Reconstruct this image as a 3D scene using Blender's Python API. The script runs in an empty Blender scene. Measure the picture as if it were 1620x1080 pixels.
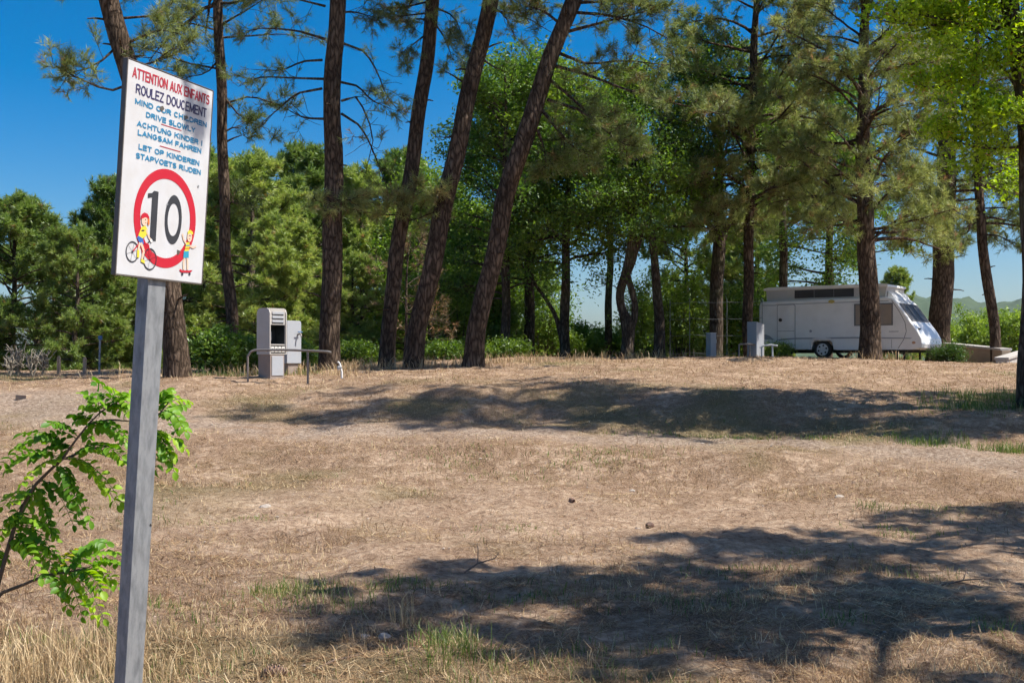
import bpy, bmesh, math, random
import numpy as np
from mathutils import Vector, Matrix

rng = np.random.default_rng(11)
random.seed(11)
SC = bpy.context.scene
COL = SC.collection
F, HZ, EYE, CX = 1800.0, 568.0, 1.6, 810.0      # focal length in photo pixels, horizon row, eye height, centre column

# ------------------------------------------------------------------ camera
cam = bpy.data.cameras.new('camera')
cam.sensor_width = 36.0
cam.lens = 36.0 * F / 1620.0
cam.shift_y = (HZ - 540.0) / 1620.0
cam.clip_start = 0.05
cam.clip_end = 9000
cam_o = bpy.data.objects.new('camera', cam)
COL.objects.link(cam_o)
cam_o.location = (0, 0, EYE)
cam_o.rotation_euler = (math.pi / 2, 0, 0)
SC.camera = cam_o

# ------------------------------------------------------------------ sky and sun
SUN_EL, SUN_ROT = math.radians(55), math.radians(100)   # rotation clockwise from +Y
world = bpy.data.worlds.new('World')
SC.world = world
world.use_nodes = True
wn, wl = world.node_tree.nodes, world.node_tree.links
sky = wn.new('ShaderNodeTexSky')
sky.sky_type = 'NISHITA'
sky.sun_disc = False
sky.sun_elevation = SUN_EL
sky.sun_rotation = SUN_ROT
sky.altitude = 300
sky.air_density = 0.9
sky.dust_density = 2.0
sky.ozone_density = 3.0
grade = wn.new('ShaderNodeHueSaturation')
grade.inputs['Saturation'].default_value = 1.62
wl.new(sky.outputs[0], grade.inputs['Color'])
wl.new(grade.outputs[0], wn['Background'].inputs[0])
wn['Background'].inputs[1].default_value = 0.095

sun = bpy.data.lights.new('sun', 'SUN')
sun.energy = 5.0
sun.angle = math.radians(0.53)
sun.color = (1.0, 0.95, 0.87)
sun_o = bpy.data.objects.new('sun', sun)
COL.objects.link(sun_o)
to_sun = Vector((math.sin(SUN_ROT) * math.cos(SUN_EL), math.cos(SUN_ROT) * math.cos(SUN_EL), math.sin(SUN_EL)))
sun_o.rotation_euler = to_sun.to_track_quat('Z', 'Y').to_euler()
sun_o.location = to_sun * 60

SC.view_settings.view_transform = 'Standard'
SC.view_settings.look = 'None'
SC.view_settings.exposure = 0.64
SC.view_settings.gamma = 1.0
SC.view_settings.use_curve_mapping = False
SC.render.engine = 'CYCLES'
SC.cycles.max_bounces = 6
SC.cycles.diffuse_bounces = 4
SC.cycles.glossy_bounces = 2
SC.cycles.transmission_bounces = 4
SC.cycles.transparent_max_bounces = 6
SC.cycles.volume_bounces = 0
SC.cycles.caustics_reflective = False
SC.cycles.caustics_refractive = False
SC.cycles.use_adaptive_sampling = True
SC.cycles.adaptive_threshold = 0.03
SC.cycles.use_denoising = True


# ------------------------------------------------------------------ helpers
def W(px, py, Y):
    """point of the place seen at photo pixel (px, py) and standing Y metres away"""
    return np.array([(px - CX) / F * Y, Y, EYE + (HZ - py) / F * Y])


def tag(o, label=None, cat=None, group=None, kind=None):
    if label: o['label'] = label
    if cat: o['category'] = cat
    if group: o['group'] = group
    if kind: o['kind'] = kind
    return o


def link(name, data, parent=None, mat=None, loc=None, rot=None):
    o = bpy.data.objects.new(name, data)
    COL.objects.link(o)
    if parent is not None: o.parent = parent
    if mat is not None and data is not None and hasattr(data, 'materials') and len(data.materials) == 0:
        data.materials.append(mat)
    if loc is not None: o.location = loc
    if rot is not None: o.rotation_euler = rot
    return o


def empty(name, loc, rot=(0, 0, 0)):
    o = bpy.data.objects.new(name, None)
    o.empty_display_size = 0.2
    COL.objects.link(o)
    o.location = loc
    o.rotation_euler = rot
    return o


def mesh_np(name, V, FA, smooth=False, tint=None, mat=None):
    V = np.ascontiguousarray(V, dtype=np.float32)
    FA = np.ascontiguousarray(FA, dtype=np.int32)
    M, k = FA.shape
    me = bpy.data.meshes.new(name)
    me.vertices.add(len(V))
    me.vertices.foreach_set('co', V.ravel())
    me.loops.add(M * k)
    me.loops.foreach_set('vertex_index', FA.ravel())
    me.polygons.add(M)
    me.polygons.foreach_set('loop_start', np.arange(0, M * k, k, dtype=np.int32))
    me.update(calc_edges=True)
    me.polygons.foreach_set('use_smooth', np.full(M, smooth, dtype=bool))
    if tint is not None:
        a = me.attributes.new('tint', 'FLOAT', 'POINT')
        a.data.foreach_set('value', np.ascontiguousarray(tint, dtype=np.float32))
    if mat: me.materials.append(mat)
    return me


class Quads:
    """collects quads (and lone triangles written as quads)"""
    def __init__(self):
        self.v, self.f, self.n = [], [], 0

    def add(self, V, FA):
        self.v.append(np.asarray(V, float)); self.f.append(np.asarray(FA, int) + self.n); self.n += len(V)

    def tube(self, pts, rad, k=6, rough=0.0):
        pts = np.asarray(pts, float); rad = np.asarray(rad, float); n = len(pts)
        t = np.gradient(pts, axis=0)
        t /= np.linalg.norm(t, axis=1)[:, None] + 1e-9
        tot = pts[-1] - pts[0]; tot = tot / (np.linalg.norm(tot) + 1e-9)
        ref = np.array([0.12, 0.05, 1.0]) if abs(tot[2]) < 0.75 else np.array([1.0, 0.1, 0.05])
        a = np.cross(t, ref); a /= np.linalg.norm(a, axis=1)[:, None] + 1e-9
        b = np.cross(t, a)
        th = np.linspace(0, 2 * math.pi, k, endpoint=False)
        r = rad[:, None] * np.ones((1, k))
        if rough: r = r * (1 + rough * (rng.random((n, k)) - 0.5) * 2)
        P = pts[:, None, :] + r[..., None] * (np.cos(th)[None, :, None] * a[:, None, :] + np.sin(th)[None, :, None] * b[:, None, :])
        i = np.arange(n - 1)[:, None] * k; j = np.arange(k)[None, :]
        q = np.stack([i + j, i + (j + 1) % k, i + k + (j + 1) % k, i + k + j], -1).reshape(-1, 4)
        self.add(P.reshape(-1, 3), q)

    def sticks(self, A, B, r0, r1):
        """many thin straight twigs at once"""
        A = np.asarray(A, float); B = np.asarray(B, float); n = len(A)
        if n == 0: return
        t = B - A; t /= np.linalg.norm(t, axis=1)[:, None] + 1e-9
        ref = np.where(np.abs(t[:, 2:3]) < 0.8, np.array([[0, 0, 1.0]]), np.array([[1.0, 0, 0]]))
        a = np.cross(t, ref); a /= np.linalg.norm(a, axis=1)[:, None] + 1e-9
        b = np.cross(t, a)
        w_ = rng.normal(size=(n, 1)) * a + rng.normal(size=(n, 1)) * b; w_ /= np.linalg.norm(w_, axis=1)[:, None] + 1e-9
        V = np.stack([A - w_ * r0, A + w_ * r0, B + w_ * r1, B - w_ * r1], 1)
        self.add(V.reshape(-1, 3), np.arange(n * 4).reshape(-1, 4))

    def mesh(self, name, mat, smooth=True, origin=(0, 0, 0)):
        return mesh_np(name, np.concatenate(self.v) - np.asarray(origin, float), np.concatenate(self.f), smooth, None, mat)


def bm_mesh(name, bm, mat=None, smooth=False, bevel=0.0, seg=2):
    if bevel > 0:
        bmesh.ops.bevel(bm, geom=list(bm.edges), offset=bevel, segments=seg, profile=0.7, affect='EDGES', clamp_overlap=True)
    me = bpy.data.meshes.new(name)
    bm.to_mesh(me); bm.free()
    if smooth:
        for p in me.polygons: p.use_smooth = True
    if mat: me.materials.append(mat)
    return me


def box_bm(x0, x1, y0, y1, z0, z1, bm=None):
    bm = bm or bmesh.new()
    vs = [bm.verts.new((x, y, z)) for x in (x0, x1) for y in (y0, y1) for z in (z0, z1)]
    for f in ((0, 1, 3, 2), (4, 6, 7, 5), (0, 4, 5, 1), (2, 3, 7, 6), (0, 2, 6, 4), (1, 5, 7, 3)):
        bm.faces.new([vs[i] for i in f])
    return bm


def box(name, x0, x1, y0, y1, z0, z1, mat, parent, bevel=0.004, seg=2):
    return link(name, bm_mesh(name, box_bm(x0, x1, y0, y1, z0, z1), mat, bevel=bevel, seg=seg), parent)


def prism_bm(outline, y0, y1):
    """outline in (x, z) extruded along y"""
    bm = bmesh.new()
    a = [bm.verts.new((x, y0, z)) for x, z in outline]
    b = [bm.verts.new((x, y1, z)) for x, z in outline]
    bm.faces.new(a); bm.faces.new(b[::-1])
    n = len(a)
    for i in range(n): bm.faces.new((a[i], b[i], b[(i + 1) % n], a[(i + 1) % n]))
    bmesh.ops.recalc_face_normals(bm, faces=bm.faces)
    return bm


def disc_bm(r, y0, y1, k=28, r_in=None, cx=0, cz=0):
    """cylinder (or ring) whose axis runs along y"""
    bm = bmesh.new()
    def ring(rr, y): return [bm.verts.new((cx + rr * math.cos(2 * math.pi * i / k), y, cz + rr * math.sin(2 * math.pi * i / k))) for i in range(k)]
    o0, o1 = ring(r, y0), ring(r, y1)
    if r_in is None:
        bm.faces.new(o0); bm.faces.new(o1[::-1])
        for i in range(k): bm.faces.new((o0[i], o1[i], o1[(i + 1) % k], o0[(i + 1) % k]))
    else:
        i0, i1 = ring(r_in, y0), ring(r_in, y1)
        for i in range(k):
            j = (i + 1) % k
            bm.faces.new((o0[i], o1[i], o1[j], o0[j])); bm.faces.new((i0[i], i0[j], i1[j], i1[i]))
            bm.faces.new((o0[i], o0[j], i0[j], i0[i])); bm.faces.new((o1[i], i1[i], i1[j], o1[j]))
    bmesh.ops.recalc_face_normals(bm, faces=bm.faces)
    return bm


# value noise for the terrain and for scatter masks
_perm = np.random.default_rng(3).random((256, 256))


def vnoise(x, y):
    xi, yi = np.floor(x).astype(int), np.floor(y).astype(int)
    fx, fy = x - xi, y - yi
    fx = fx * fx * (3 - 2 * fx); fy = fy * fy * (3 - 2 * fy)
    g = lambda i, j: _perm[i & 255, j & 255]
    return (g(xi, yi) * (1 - fx) * (1 - fy) + g(xi + 1, yi) * fx * (1 - fy) + g(xi, yi + 1) * (1 - fx) * fy + g(xi + 1, yi + 1) * fx * fy)


def fbm(x, y, o=4):
    s, a, t = 0, 1, 0
    for i in range(o):
        s = s + a * vnoise(x * 2 ** i + 17 * i, y * 2 ** i + 31 * i); t += a; a *= 0.5
    return s / t


def sstep(a, b, x):
    t = np.clip((x - a) / (b - a), 0, 1)
    return t * t * (3 - 2 * t)


# ------------------------------------------------------------------ materials
def nodemat(name):
    m = bpy.data.materials.new(name)
    m.use_nodes = True
    nt = m.node_tree
    return m, nt.nodes, nt.links, nt.nodes['Principled BSDF']


def ramp(n, stops):
    r = n.new('ShaderNodeValToRGB')
    e = r.color_ramp.elements
    while len(e) < len(stops): e.new(0.5)
    for i, (p, c) in enumerate(stops):
        e[i].position = p; e[i].color = (*c, 1)
    return r


def worn(name, col, rough=0.5, dirt=(0.2, 0.16, 0.12), amount=0.25, scale=6.0, metal=0.0, bump=0.05, stretch=(1, 1, 1), fine=40):
    """painted, metal or plastic surface with stains and fine relief"""
    m, n, l, b = nodemat(name)
    tc = n.new('ShaderNodeTexCoord'); mp = n.new('ShaderNodeMapping'); mp.inputs['Scale'].default_value = stretch
    l.new(tc.outputs['Object'], mp.inputs[0])
    no = n.new('ShaderNodeTexNoise'); no.inputs['Scale'].default_value = scale; no.inputs['Detail'].default_value = 6; no.inputs['Roughness'].default_value = 0.65
    l.new(mp.outputs[0], no.inputs[0])
    r = ramp(n, [(0.42, (0, 0, 0)), (0.78, (1, 1, 1))]); l.new(no.outputs[0], r.inputs[0])
    ml = n.new('ShaderNodeMath'); ml.operation = 'MULTIPLY'; ml.inputs[1].default_value = amount; l.new(r.outputs[0], ml.inputs[0])
    mx = n.new('ShaderNodeMix'); mx.data_type = 'RGBA'; mx.inputs['A'].default_value = (*col, 1); mx.inputs['B'].default_value = (*dirt, 1)
    l.new(ml.outputs[0], mx.inputs['Factor']); l.new(mx.outputs['Result'], b.inputs['Base Color'])
    rr = n.new('ShaderNodeMapRange'); rr.inputs['To Min'].default_value = max(rough - 0.12, 0.05); rr.inputs['To Max'].default_value = min(rough + 0.15, 1)
    l.new(no.outputs[0], rr.inputs[0]); l.new(rr.outputs[0], b.inputs['Roughness'])
    b.inputs['Metallic'].default_value = metal
    if bump:
        n2 = n.new('ShaderNodeTexNoise'); n2.inputs['Scale'].default_value = fine; l.new(tc.outputs['Object'], n2.inputs[0])
        bp = n.new('ShaderNodeBump'); bp.inputs['Strength'].default_value = bump; bp.inputs['Distance'].default_value = 0.01
        l.new(n2.outputs[0], bp.inputs['Height']); l.new(bp.outputs[0], b.inputs['Normal'])
    return m


def foliage_mat(name, stops, trans=0.35, gloss=0.04, vary=True):
    m, n, l, b = nodemat(name)
    n.remove(b)
    at = n.new('ShaderNodeAttribute'); at.attribute_name = 'tint'
    r = ramp(n, stops); l.new(at.outputs['Fac'], r.inputs[0])
    oi = n.new('ShaderNodeObjectInfo')
    vr = n.new('ShaderNodeMapRange'); vr.inputs['To Min'].default_value = 0.78; vr.inputs['To Max'].default_value = 1.22; l.new(oi.outputs['Random'], vr.inputs[0])
    hr = n.new('ShaderNodeMapRange'); hr.inputs['To Min'].default_value = 0.515; hr.inputs['To Max'].default_value = 0.488; l.new(oi.outputs['Random'], hr.inputs[0])
    base_c = n.new('ShaderNodeHueSaturation'); l.new(r.outputs[0], base_c.inputs['Color'])
    if vary: l.new(vr.outputs[0], base_c.inputs['Value']); l.new(hr.outputs[0], base_c.inputs['Hue'])
    d = n.new('ShaderNodeBsdfDiffuse'); l.new(base_c.outputs[0], d.inputs[0])
    t = n.new('ShaderNodeBsdfTranslucent')
    hs = n.new('ShaderNodeHueSaturation'); hs.inputs['Saturation'].default_value = 1.1; hs.inputs['Value'].default_value = 1.35
    l.new(base_c.outputs[0], hs.inputs['Color']); l.new(hs.outputs[0], t.inputs[0])
    mx = n.new('ShaderNodeMixShader'); mx.inputs[0].default_value = trans
    l.new(d.outputs[0], mx.inputs[1]); l.new(t.outputs[0], mx.inputs[2])
    g = n.new('ShaderNodeBsdfGlossy'); g.inputs['Roughness'].default_value = 0.45; g.inputs[0].default_value = (0.8, 0.85, 0.8, 1)
    m2 = n.new('ShaderNodeMixShader'); m2.inputs[0].default_value = gloss
    l.new(mx.outputs[0], m2.inputs[1]); l.new(g.outputs[0], m2.inputs[2])
    l.new(m2.outputs[0], n['Material Output'].inputs[0])
    return m


def bark_mat(name, c0, c1, c2, sx=7.0, sz=1.9, moss=0.0):
    m, n, l, b = nodemat(name)
    tc = n.new('ShaderNodeTexCoord'); mp = n.new('ShaderNodeMapping'); mp.inputs['Scale'].default_value = (sx, sx, sz)
    l.new(tc.outputs['Object'], mp.inputs[0])
    wob = n.new('ShaderNodeTexNoise'); wob.inputs['Scale'].default_value = 1.3; wob.inputs['Detail'].default_value = 3; l.new(mp.outputs[0], wob.inputs[0])
    ad = n.new('ShaderNodeVectorMath'); ad.operation = 'ADD'; l.new(mp.outputs[0], ad.inputs[0]); l.new(wob.outputs['Color'], ad.inputs[1])
    vo = n.new('ShaderNodeTexVoronoi'); vo.feature = 'DISTANCE_TO_EDGE'; vo.inputs['Scale'].default_value = 1.6; l.new(ad.outputs[0], vo.inputs[0])
    no = n.new('ShaderNodeTexNoise'); no.inputs['Scale'].default_value = 5; no.inputs['Detail'].default_value = 8; no.inputs['Roughness'].default_value = 0.7; l.new(mp.outputs[0], no.inputs[0])
    mu = n.new('ShaderNodeMath'); mu.operation = 'MULTIPLY_ADD'; mu.inputs[1].default_value = 1.6; l.new(vo.outputs['Distance'], mu.inputs[0])
    sc_ = n.new('ShaderNodeMath'); sc_.operation = 'MULTIPLY'; sc_.inputs[1].default_value = 0.55; l.new(no.outputs[0], sc_.inputs[0]); l.new(sc_.outputs[0], mu.inputs[2])
    r = ramp(n, [(0.20, c0), (0.38, c1), (0.85, c2)]); l.new(mu.outputs[0], r.inputs[0])
    big = n.new('ShaderNodeTexNoise'); big.inputs['Scale'].default_value = 1.1; big.inputs['Detail'].default_value = 2; l.new(tc.outputs['Object'], big.inputs[0])
    br = n.new('ShaderNodeMapRange'); br.inputs['From Min'].default_value = 0.3; br.inputs['From Max'].default_value = 0.7
    br.inputs['To Min'].default_value = 0.7; br.inputs['To Max'].default_value = 1.3; l.new(big.outputs[0], br.inputs[0])
    hv = n.new('ShaderNodeHueSaturation'); l.new(r.outputs[0], hv.inputs['Color']); l.new(br.outputs[0], hv.inputs['Value'])
    col = hv.outputs[0]
    if moss:
        mr = ramp(n, [(0.52, (0, 0, 0)), (0.7, (moss, moss, moss))]); l.new(big.outputs[0], mr.inputs[0])
        mx = n.new('ShaderNodeMix'); mx.data_type = 'RGBA'; l.new(mr.outputs[0], mx.inputs['Factor']); l.new(col, mx.inputs['A']); mx.inputs['B'].default_value = (0.09, 0.11, 0.04, 1)
        col = mx.outputs['Result']
    l.new(col, b.inputs['Base Color'])
    b.inputs['Roughness'].default_value = 0.95; b.inputs['Specular IOR Level'].default_value = 0.15
    bp = n.new('ShaderNodeBump'); bp.inputs['Strength'].default_value = 0.8; bp.inputs['Distance'].default_value = 0.04
    l.new(mu.outputs[0], bp.inputs['Height']); l.new(bp.outputs[0], b.inputs['Normal'])
    return m


M = {}
M['pine_bark'] = bark_mat('pine_bark', (0.014, 0.010, 0.007), (0.060, 0.041, 0.028), (0.165, 0.118, 0.084))
M['dark_bark'] = bark_mat('dark_bark', (0.022, 0.017, 0.013), (0.07, 0.05, 0.036), (0.16, 0.125, 0.095), moss=0.5)
M['needle'] = foliage_mat('pine_needles', [(0.0, (0.08, 0.115, 0.028)), (0.5, (0.22, 0.265, 0.075)), (0.86, (0.38, 0.41, 0.15)), (1.0, (0.28, 0.18, 0.08))], 0.42)
M['needle_far'] = foliage_mat('young_pine_needles', [(0.0, (0.075, 0.135, 0.028)), (0.5, (0.225, 0.31, 0.066)), (0.9, (0.36, 0.42, 0.11)), (1.0, (0.28, 0.18, 0.07))], 0.45)
M['needle_dry'] = foliage_mat('dry_pine_needles', [(0.0, (0.10, 0.085, 0.04)), (0.5, (0.22, 0.15, 0.07)), (1.0, (0.36, 0.2, 0.1))], 0.3)
M['leaf'] = foliage_mat('broad_leaves', [(0.0, (0.065, 0.12, 0.018)), (0.5, (0.155, 0.255, 0.034)), (1.0, (0.26, 0.38, 0.055))], 0.48)
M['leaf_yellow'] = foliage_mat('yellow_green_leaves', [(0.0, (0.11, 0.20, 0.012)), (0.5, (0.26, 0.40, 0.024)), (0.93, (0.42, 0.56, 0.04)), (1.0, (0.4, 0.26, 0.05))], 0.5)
M['leaf_shrub'] = foliage_mat('thicket_leaves', [(0.0, (0.05, 0.10, 0.014)), (0.5, (0.13, 0.22, 0.026)), (1.0, (0.27, 0.37, 0.06))], 0.45)
M['leaflet'] = foliage_mat('locust_leaflets', [(0.0, (0.07, 0.19, 0.018)), (0.5, (0.17, 0.35, 0.026)), (0.9, (0.31, 0.47, 0.04)), (1.0, (0.5, 0.45, 0.03))], 0.48, 0.02, True)
M['straw'] = foliage_mat('dry_straw', [(0.0, (0.13, 0.07, 0.04)), (0.35, (0.30, 0.185, 0.10)), (0.7, (0.49, 0.35, 0.19)), (1.0, (0.68, 0.54, 0.33))], 0.2, 0.02, False)
M['grass'] = foliage_mat('green_grass', [(0.0, (0.06, 0.10, 0.02)), (0.5, (0.12, 0.19, 0.035)), (0.8, (0.22, 0.26, 0.07)), (1.0, (0.5, 0.4, 0.2))], 0.35, 0.03, False)


def ground_mat():
    m, n, l, b = nodemat('ground_soil')
    tc = n.new('ShaderNodeTexCoord')
    P = tc.outputs['Object']
    at = n.new('ShaderNodeAttribute'); at.attribute_name = 'zone'
    sp = n.new('ShaderNodeSeparateColor'); l.new(at.outputs['Color'], sp.inputs[0])
    def noise(s, d=6, r=0.6, src=P):
        x = n.new('ShaderNodeTexNoise'); x.inputs['Scale'].default_value = s; x.inputs['Detail'].default_value = d; x.inputs['Roughness'].default_value = r
        l.new(src, x.inputs[0]); return x
    def mix(f, a, bb):
        x = n.new('ShaderNodeMix'); x.data_type = 'RGBA'; l.new(f, x.inputs['Factor']); l.new(a, x.inputs['A']); l.new(bb, x.inputs['B']); return x.outputs['Result']
    n1 = noise(0.9); n2 = noise(14, 8, 0.7); n3 = noise(60, 6, 0.7)
    soil = ramp(n, [(0.32, (0.22, 0.145, 0.102)), (0.48, (0.46, 0.325, 0.225)), (0.64, (0.63, 0.485, 0.36))]); l.new(n2.outputs[0], soil.inputs[0])
    stain = ramp(n, [(0.35, (0.72, 0.66, 0.61)), (0.62, (1.16, 1.14, 1.1))]); l.new(n1.outputs[0], stain.inputs[0])
    ms = n.new('ShaderNodeMix'); ms.data_type = 'RGBA'; ms.blend_type = 'MULTIPLY'; ms.inputs['Factor'].default_value = 1.0
    l.new(soil.outputs[0], ms.inputs['A']); l.new(stain.outputs[0], ms.inputs['B'])
    vo = n.new('ShaderNodeTexVoronoi'); vo.inputs['Scale'].default_value = 26; l.new(P, vo.inputs[0])
    vs = n.new('ShaderNodeSeparateColor'); l.new(vo.outputs['Color'], vs.inputs[0])
    grav = ramp(n, [(0.0, (0.20, 0.14, 0.10)), (0.5, (0.37, 0.28, 0.21)), (1.0, (0.53, 0.43, 0.34))]); l.new(vs.outputs[0], grav.inputs[0])
    lit = ramp(n, [(0.34, (0.09, 0.05, 0.03)), (0.5, (0.28, 0.175, 0.105)), (0.64, (0.46, 0.335, 0.215))]); l.new(n3.outputs[0], lit.inputs[0])
    n4 = noise(4.2, 5, 0.62)
    cl = ramp(n, [(0.42, (0.1, 0.1, 0.1)), (0.56, (1, 1, 1))]); l.new(n4.outputs[0], cl.inputs[0])
    lf_ = n.new('ShaderNodeMath'); lf_.operation = 'MULTIPLY'; l.new(sp.outputs[2], lf_.inputs[0]); l.new(cl.outputs[0], lf_.inputs[1])
    gre = ramp(n, [(0.3, (0.09, 0.085, 0.03)), (0.6, (0.2, 0.18, 0.075))]); l.new(n3.outputs[0], gre.inputs[0])
    c = mix(lf_.outputs[0], ms.outputs['Result'], lit.outputs[0])
    c = mix(sp.outputs[0], c, grav.outputs[0])
    c = mix(sp.outputs[1], c, gre.outputs[0])
    l.new(c, b.inputs['Base Color'])
    b.inputs['Roughness'].default_value = 1.0; b.inputs['Specular IOR Level'].default_value = 0.1
    ad = n.new('ShaderNodeMath'); ad.operation = 'MULTIPLY_ADD'; l.new(n3.outputs[0], ad.inputs[0]); ad.inputs[1].default_value = 0.4; l.new(n2.outputs[0], ad.inputs[2])
    bp = n.new('ShaderNodeBump'); bp.inputs['Strength'].default_value = 1.0; bp.inputs['Distance'].default_value = 0.08
    l.new(ad.outputs[0], bp.inputs['Height']); l.new(bp.outputs[0], b.inputs['Normal'])
    return m


M['ground'] = ground_mat()

# ------------------------------------------------------------------ terrain
COLS = [-0.45, -0.2, 0.0, 0.2, 0.45]
PROF = [   # (photo row, distance) break lines of the terraces along five bearings
    [(1080, 5.6), (800, 12.0), (720, 15.5), (680, 18), (640, 20.5), (602, 24), (592, 28)],
    [(1080, 5.6), (800, 12.2), (738, 15.4), (696, 16.7), (659, 19.7), (630, 20.9), (597, 24), (583, 29)],
    [(1080, 5.6), (800, 12.2), (752, 14.6), (700, 15.7), (666, 19.2), (613, 20.7), (577, 27), (567, 32)],
    [(1080, 5.6), (820, 11.5), (766, 13.8), (710, 14.9), (688, 17.9), (620, 19.6), (585, 24), (565, 31)],
    [(1080, 5.6), (830, 11.0), (780, 12.7), (738, 13.5), (710, 15.9), (652, 17.6), (602, 23), (576, 30)],
]
_YT = np.arange(-40, 140, 0.1)
_ZT = []
for c, pr in zip(COLS, PROF):
    ys = [-40, 0, 4]; zs = [0, 0, 0]
    for row, d in pr:
        ys.append(d); zs.append(EYE - (row - HZ) / F * d if row < 1080 else 0.0)
    edge = 44 if c > -0.3 else 33
    ys += [edge, edge + 35, 140]; zs += [zs[-1] + 0.02, -3.0, -4.0]
    z = np.interp(_YT, ys, zs)
    k = np.hanning(9); k /= k.sum()
    _ZT.append(np.convolve(np.pad(z, 4, 'edge'), k, 'valid'))
_ZT = np.array(_ZT)


def H0(x, y):
    x = np.asarray(x, float); y = np.asarray(y, float)
    u = np.clip(x / np.maximum(y, 5.0), COLS[0], COLS[-1])
    yi = np.clip((y + 40) / 0.1, 0, len(_YT) - 2)
    i0 = np.floor(yi).astype(int); fy = yi - i0
    zc = _ZT[:, i0] * (1 - fy) + _ZT[:, i0 + 1] * fy
    out = np.zeros_like(u)
    for k in range(len(COLS) - 1):
        t = (u - COLS[k]) / (COLS[k + 1] - COLS[k])
        m = (t >= 0) & (t <= 1)
        tt = t * t * (3 - 2 * t)
        out = np.where(m, zc[k] * (1 - tt) + zc[k + 1] * tt, out)
    return out


def H(x, y):
    x = np.asarray(x, float); y = np.asarray(y, float)
    z = H0(x, y)
    near = sstep(1, 5, y)
    z = z + near * (0.10 * (fbm(x * 0.45, y * 0.45, 3) - 0.5) + 0.11 * (fbm(x * 1.7 + 9, y * 1.7, 3) - 0.5) + 0.06 * (fbm(x * 3.3 + 2, y * 4.6 + 5, 3) - 0.5) + 0.06 * (fbm(x * 8, y * 8 + 5, 2) - 0.5))
    return z - 0.02


def hz(x, y): return float(H(np.array([x]), np.array([y]))[0])


def ground_at(px, Y):
    x = (px - CX) / F * Y
    return np.array([x, Y, hz(x, Y)])


def zones(x, y):
    """gravel, green, litter shares at a point of the ground"""
    u = np.clip(x / np.maximum(y, 3.0), -0.6, 0.6)
    yc = np.interp(u, COLS, [19.4, 18.3, 17.5, 16.4, 14.6])
    n1 = fbm(x * 0.8, y * 0.8, 4); n2 = fbm(x * 0.35 + 40, y * 0.35, 3); n3 = fbm(x * 2.2 + 7, y * 2.2 + 3, 3)
    grav = sstep(1.7, 0.1, np.abs(y - yc) + 2.6 * (n1 - 0.5)) * 0.75 * sstep(0.25, 0.6, n3 + 0.1)
    grav = np.maximum(grav, 0.75 * sstep(-0.25, -0.4, u) * sstep(19.2, 20, y) * sstep(23, 21.8, y) * sstep(0.3, 0.5, n1 + 0.15))
    track = sstep(2.6, 0.6, np.abs(y - np.interp(u, COLS, [11.0, 12.4, 11.9, 10.6, 9.3])) + 2.2 * (n1 - 0.5)) * sstep(-0.5, -0.22, u)
    near_dirt = sstep(0.9, 0.2, np.hypot((u + 0.07) * 9, (y - 9.0)) / 1.5 + 0.8 * (n3 - 0.5))
    litter = np.clip(0.85 - track * 1.0 - near_dirt * 0.9 - grav, 0.05, 1) * sstep(0.22, 0.5, n3 + 0.12)
    green = sstep(0.52, 0.72, n2 * 0.55 + n1 * 0.45) * 0.6
    return grav, green * (1 - grav) * (1 - 0.7 * track), litter * (1 - grav)


gx = np.concatenate([-np.geomspace(2400, 24, 26), np.arange(-22, -13, 0.5), np.arange(-13, 15, 0.12), np.arange(15, 24, 0.5), np.geomspace(24, 2400, 26)])
gy = np.concatenate([np.arange(-60, 0, 6.0), np.arange(0, 4.5, 0.3), np.arange(4.5, 12, 0.07), np.arange(12, 33, 0.13), np.arange(33, 60, 0.5), np.geomspace(60, 2400, 30)])
GX, GY = np.meshgrid(gx, gy)
gz = H(GX.ravel(), GY.ravel())
nx, ny = len(gx), len(gy)
ii = (np.arange(ny - 1)[:, None] * nx + np.arange(nx - 1)[None]).ravel()
gq = np.stack([ii, ii + 1, ii + nx + 1, ii + nx], 1)
gme = mesh_np('ground', np.stack([GX.ravel(), GY.ravel(), gz], 1), gq, True, None, M['ground'])
zr, zg, zb = zones(GX.ravel(), GY.ravel())
ca = gme.attributes.new('zone', 'FLOAT_COLOR', 'POINT')
ca.data.foreach_set('color', np.stack([zr, zg, zb, np.ones_like(zr)], 1).astype(np.float32).ravel())
ground = tag(link('ground', gme), kind='structure')


# far wooded hills
def hill(name, px0, px1, Y, tops, depth, mat):
    nxh, nyh = 220, 60
    us = np.linspace(px0, px1, nxh)
    X = (us - CX) / F * Y
    zt = EYE + (HZ - np.interp(us, [t[0] for t in tops], [t[1] for t in tops])) / F * Y
    yy = np.linspace(0, 1, nyh)
    V = np.zeros((nyh, nxh, 3))
    for j, t in enumerate(yy):
        pr = math.sin(min(t / 0.55, 1) * math.pi / 2) if t < 0.55 else math.cos((t - 0.55) / 0.45 * math.pi / 2)
        y = Y - depth * 0.55 + depth * t
        V[j, :, 0] = X * (y / Y); V[j, :, 1] = y
        V[j, :, 2] = -4.2 + (zt + 4.2) * pr * (0.86 + 0.28 * fbm(us * 0.03, np.full(nxh, t * 4), 3)) + (6 + Y * 0.002) * (fbm(us * 0.9, np.full(nxh, t * 60.0), 2) - 0.5) * (pr > 0.05)
    i = (np.arange(nyh - 1)[:, None] * nxh + np.arange(nxh - 1)[None]).ravel()
    return tag(link(name, mesh_np(name, V.reshape(-1, 3), np.stack([i, i + 1, i + nxh + 1, i + nxh], 1), True, None, mat)), kind='structure')


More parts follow.
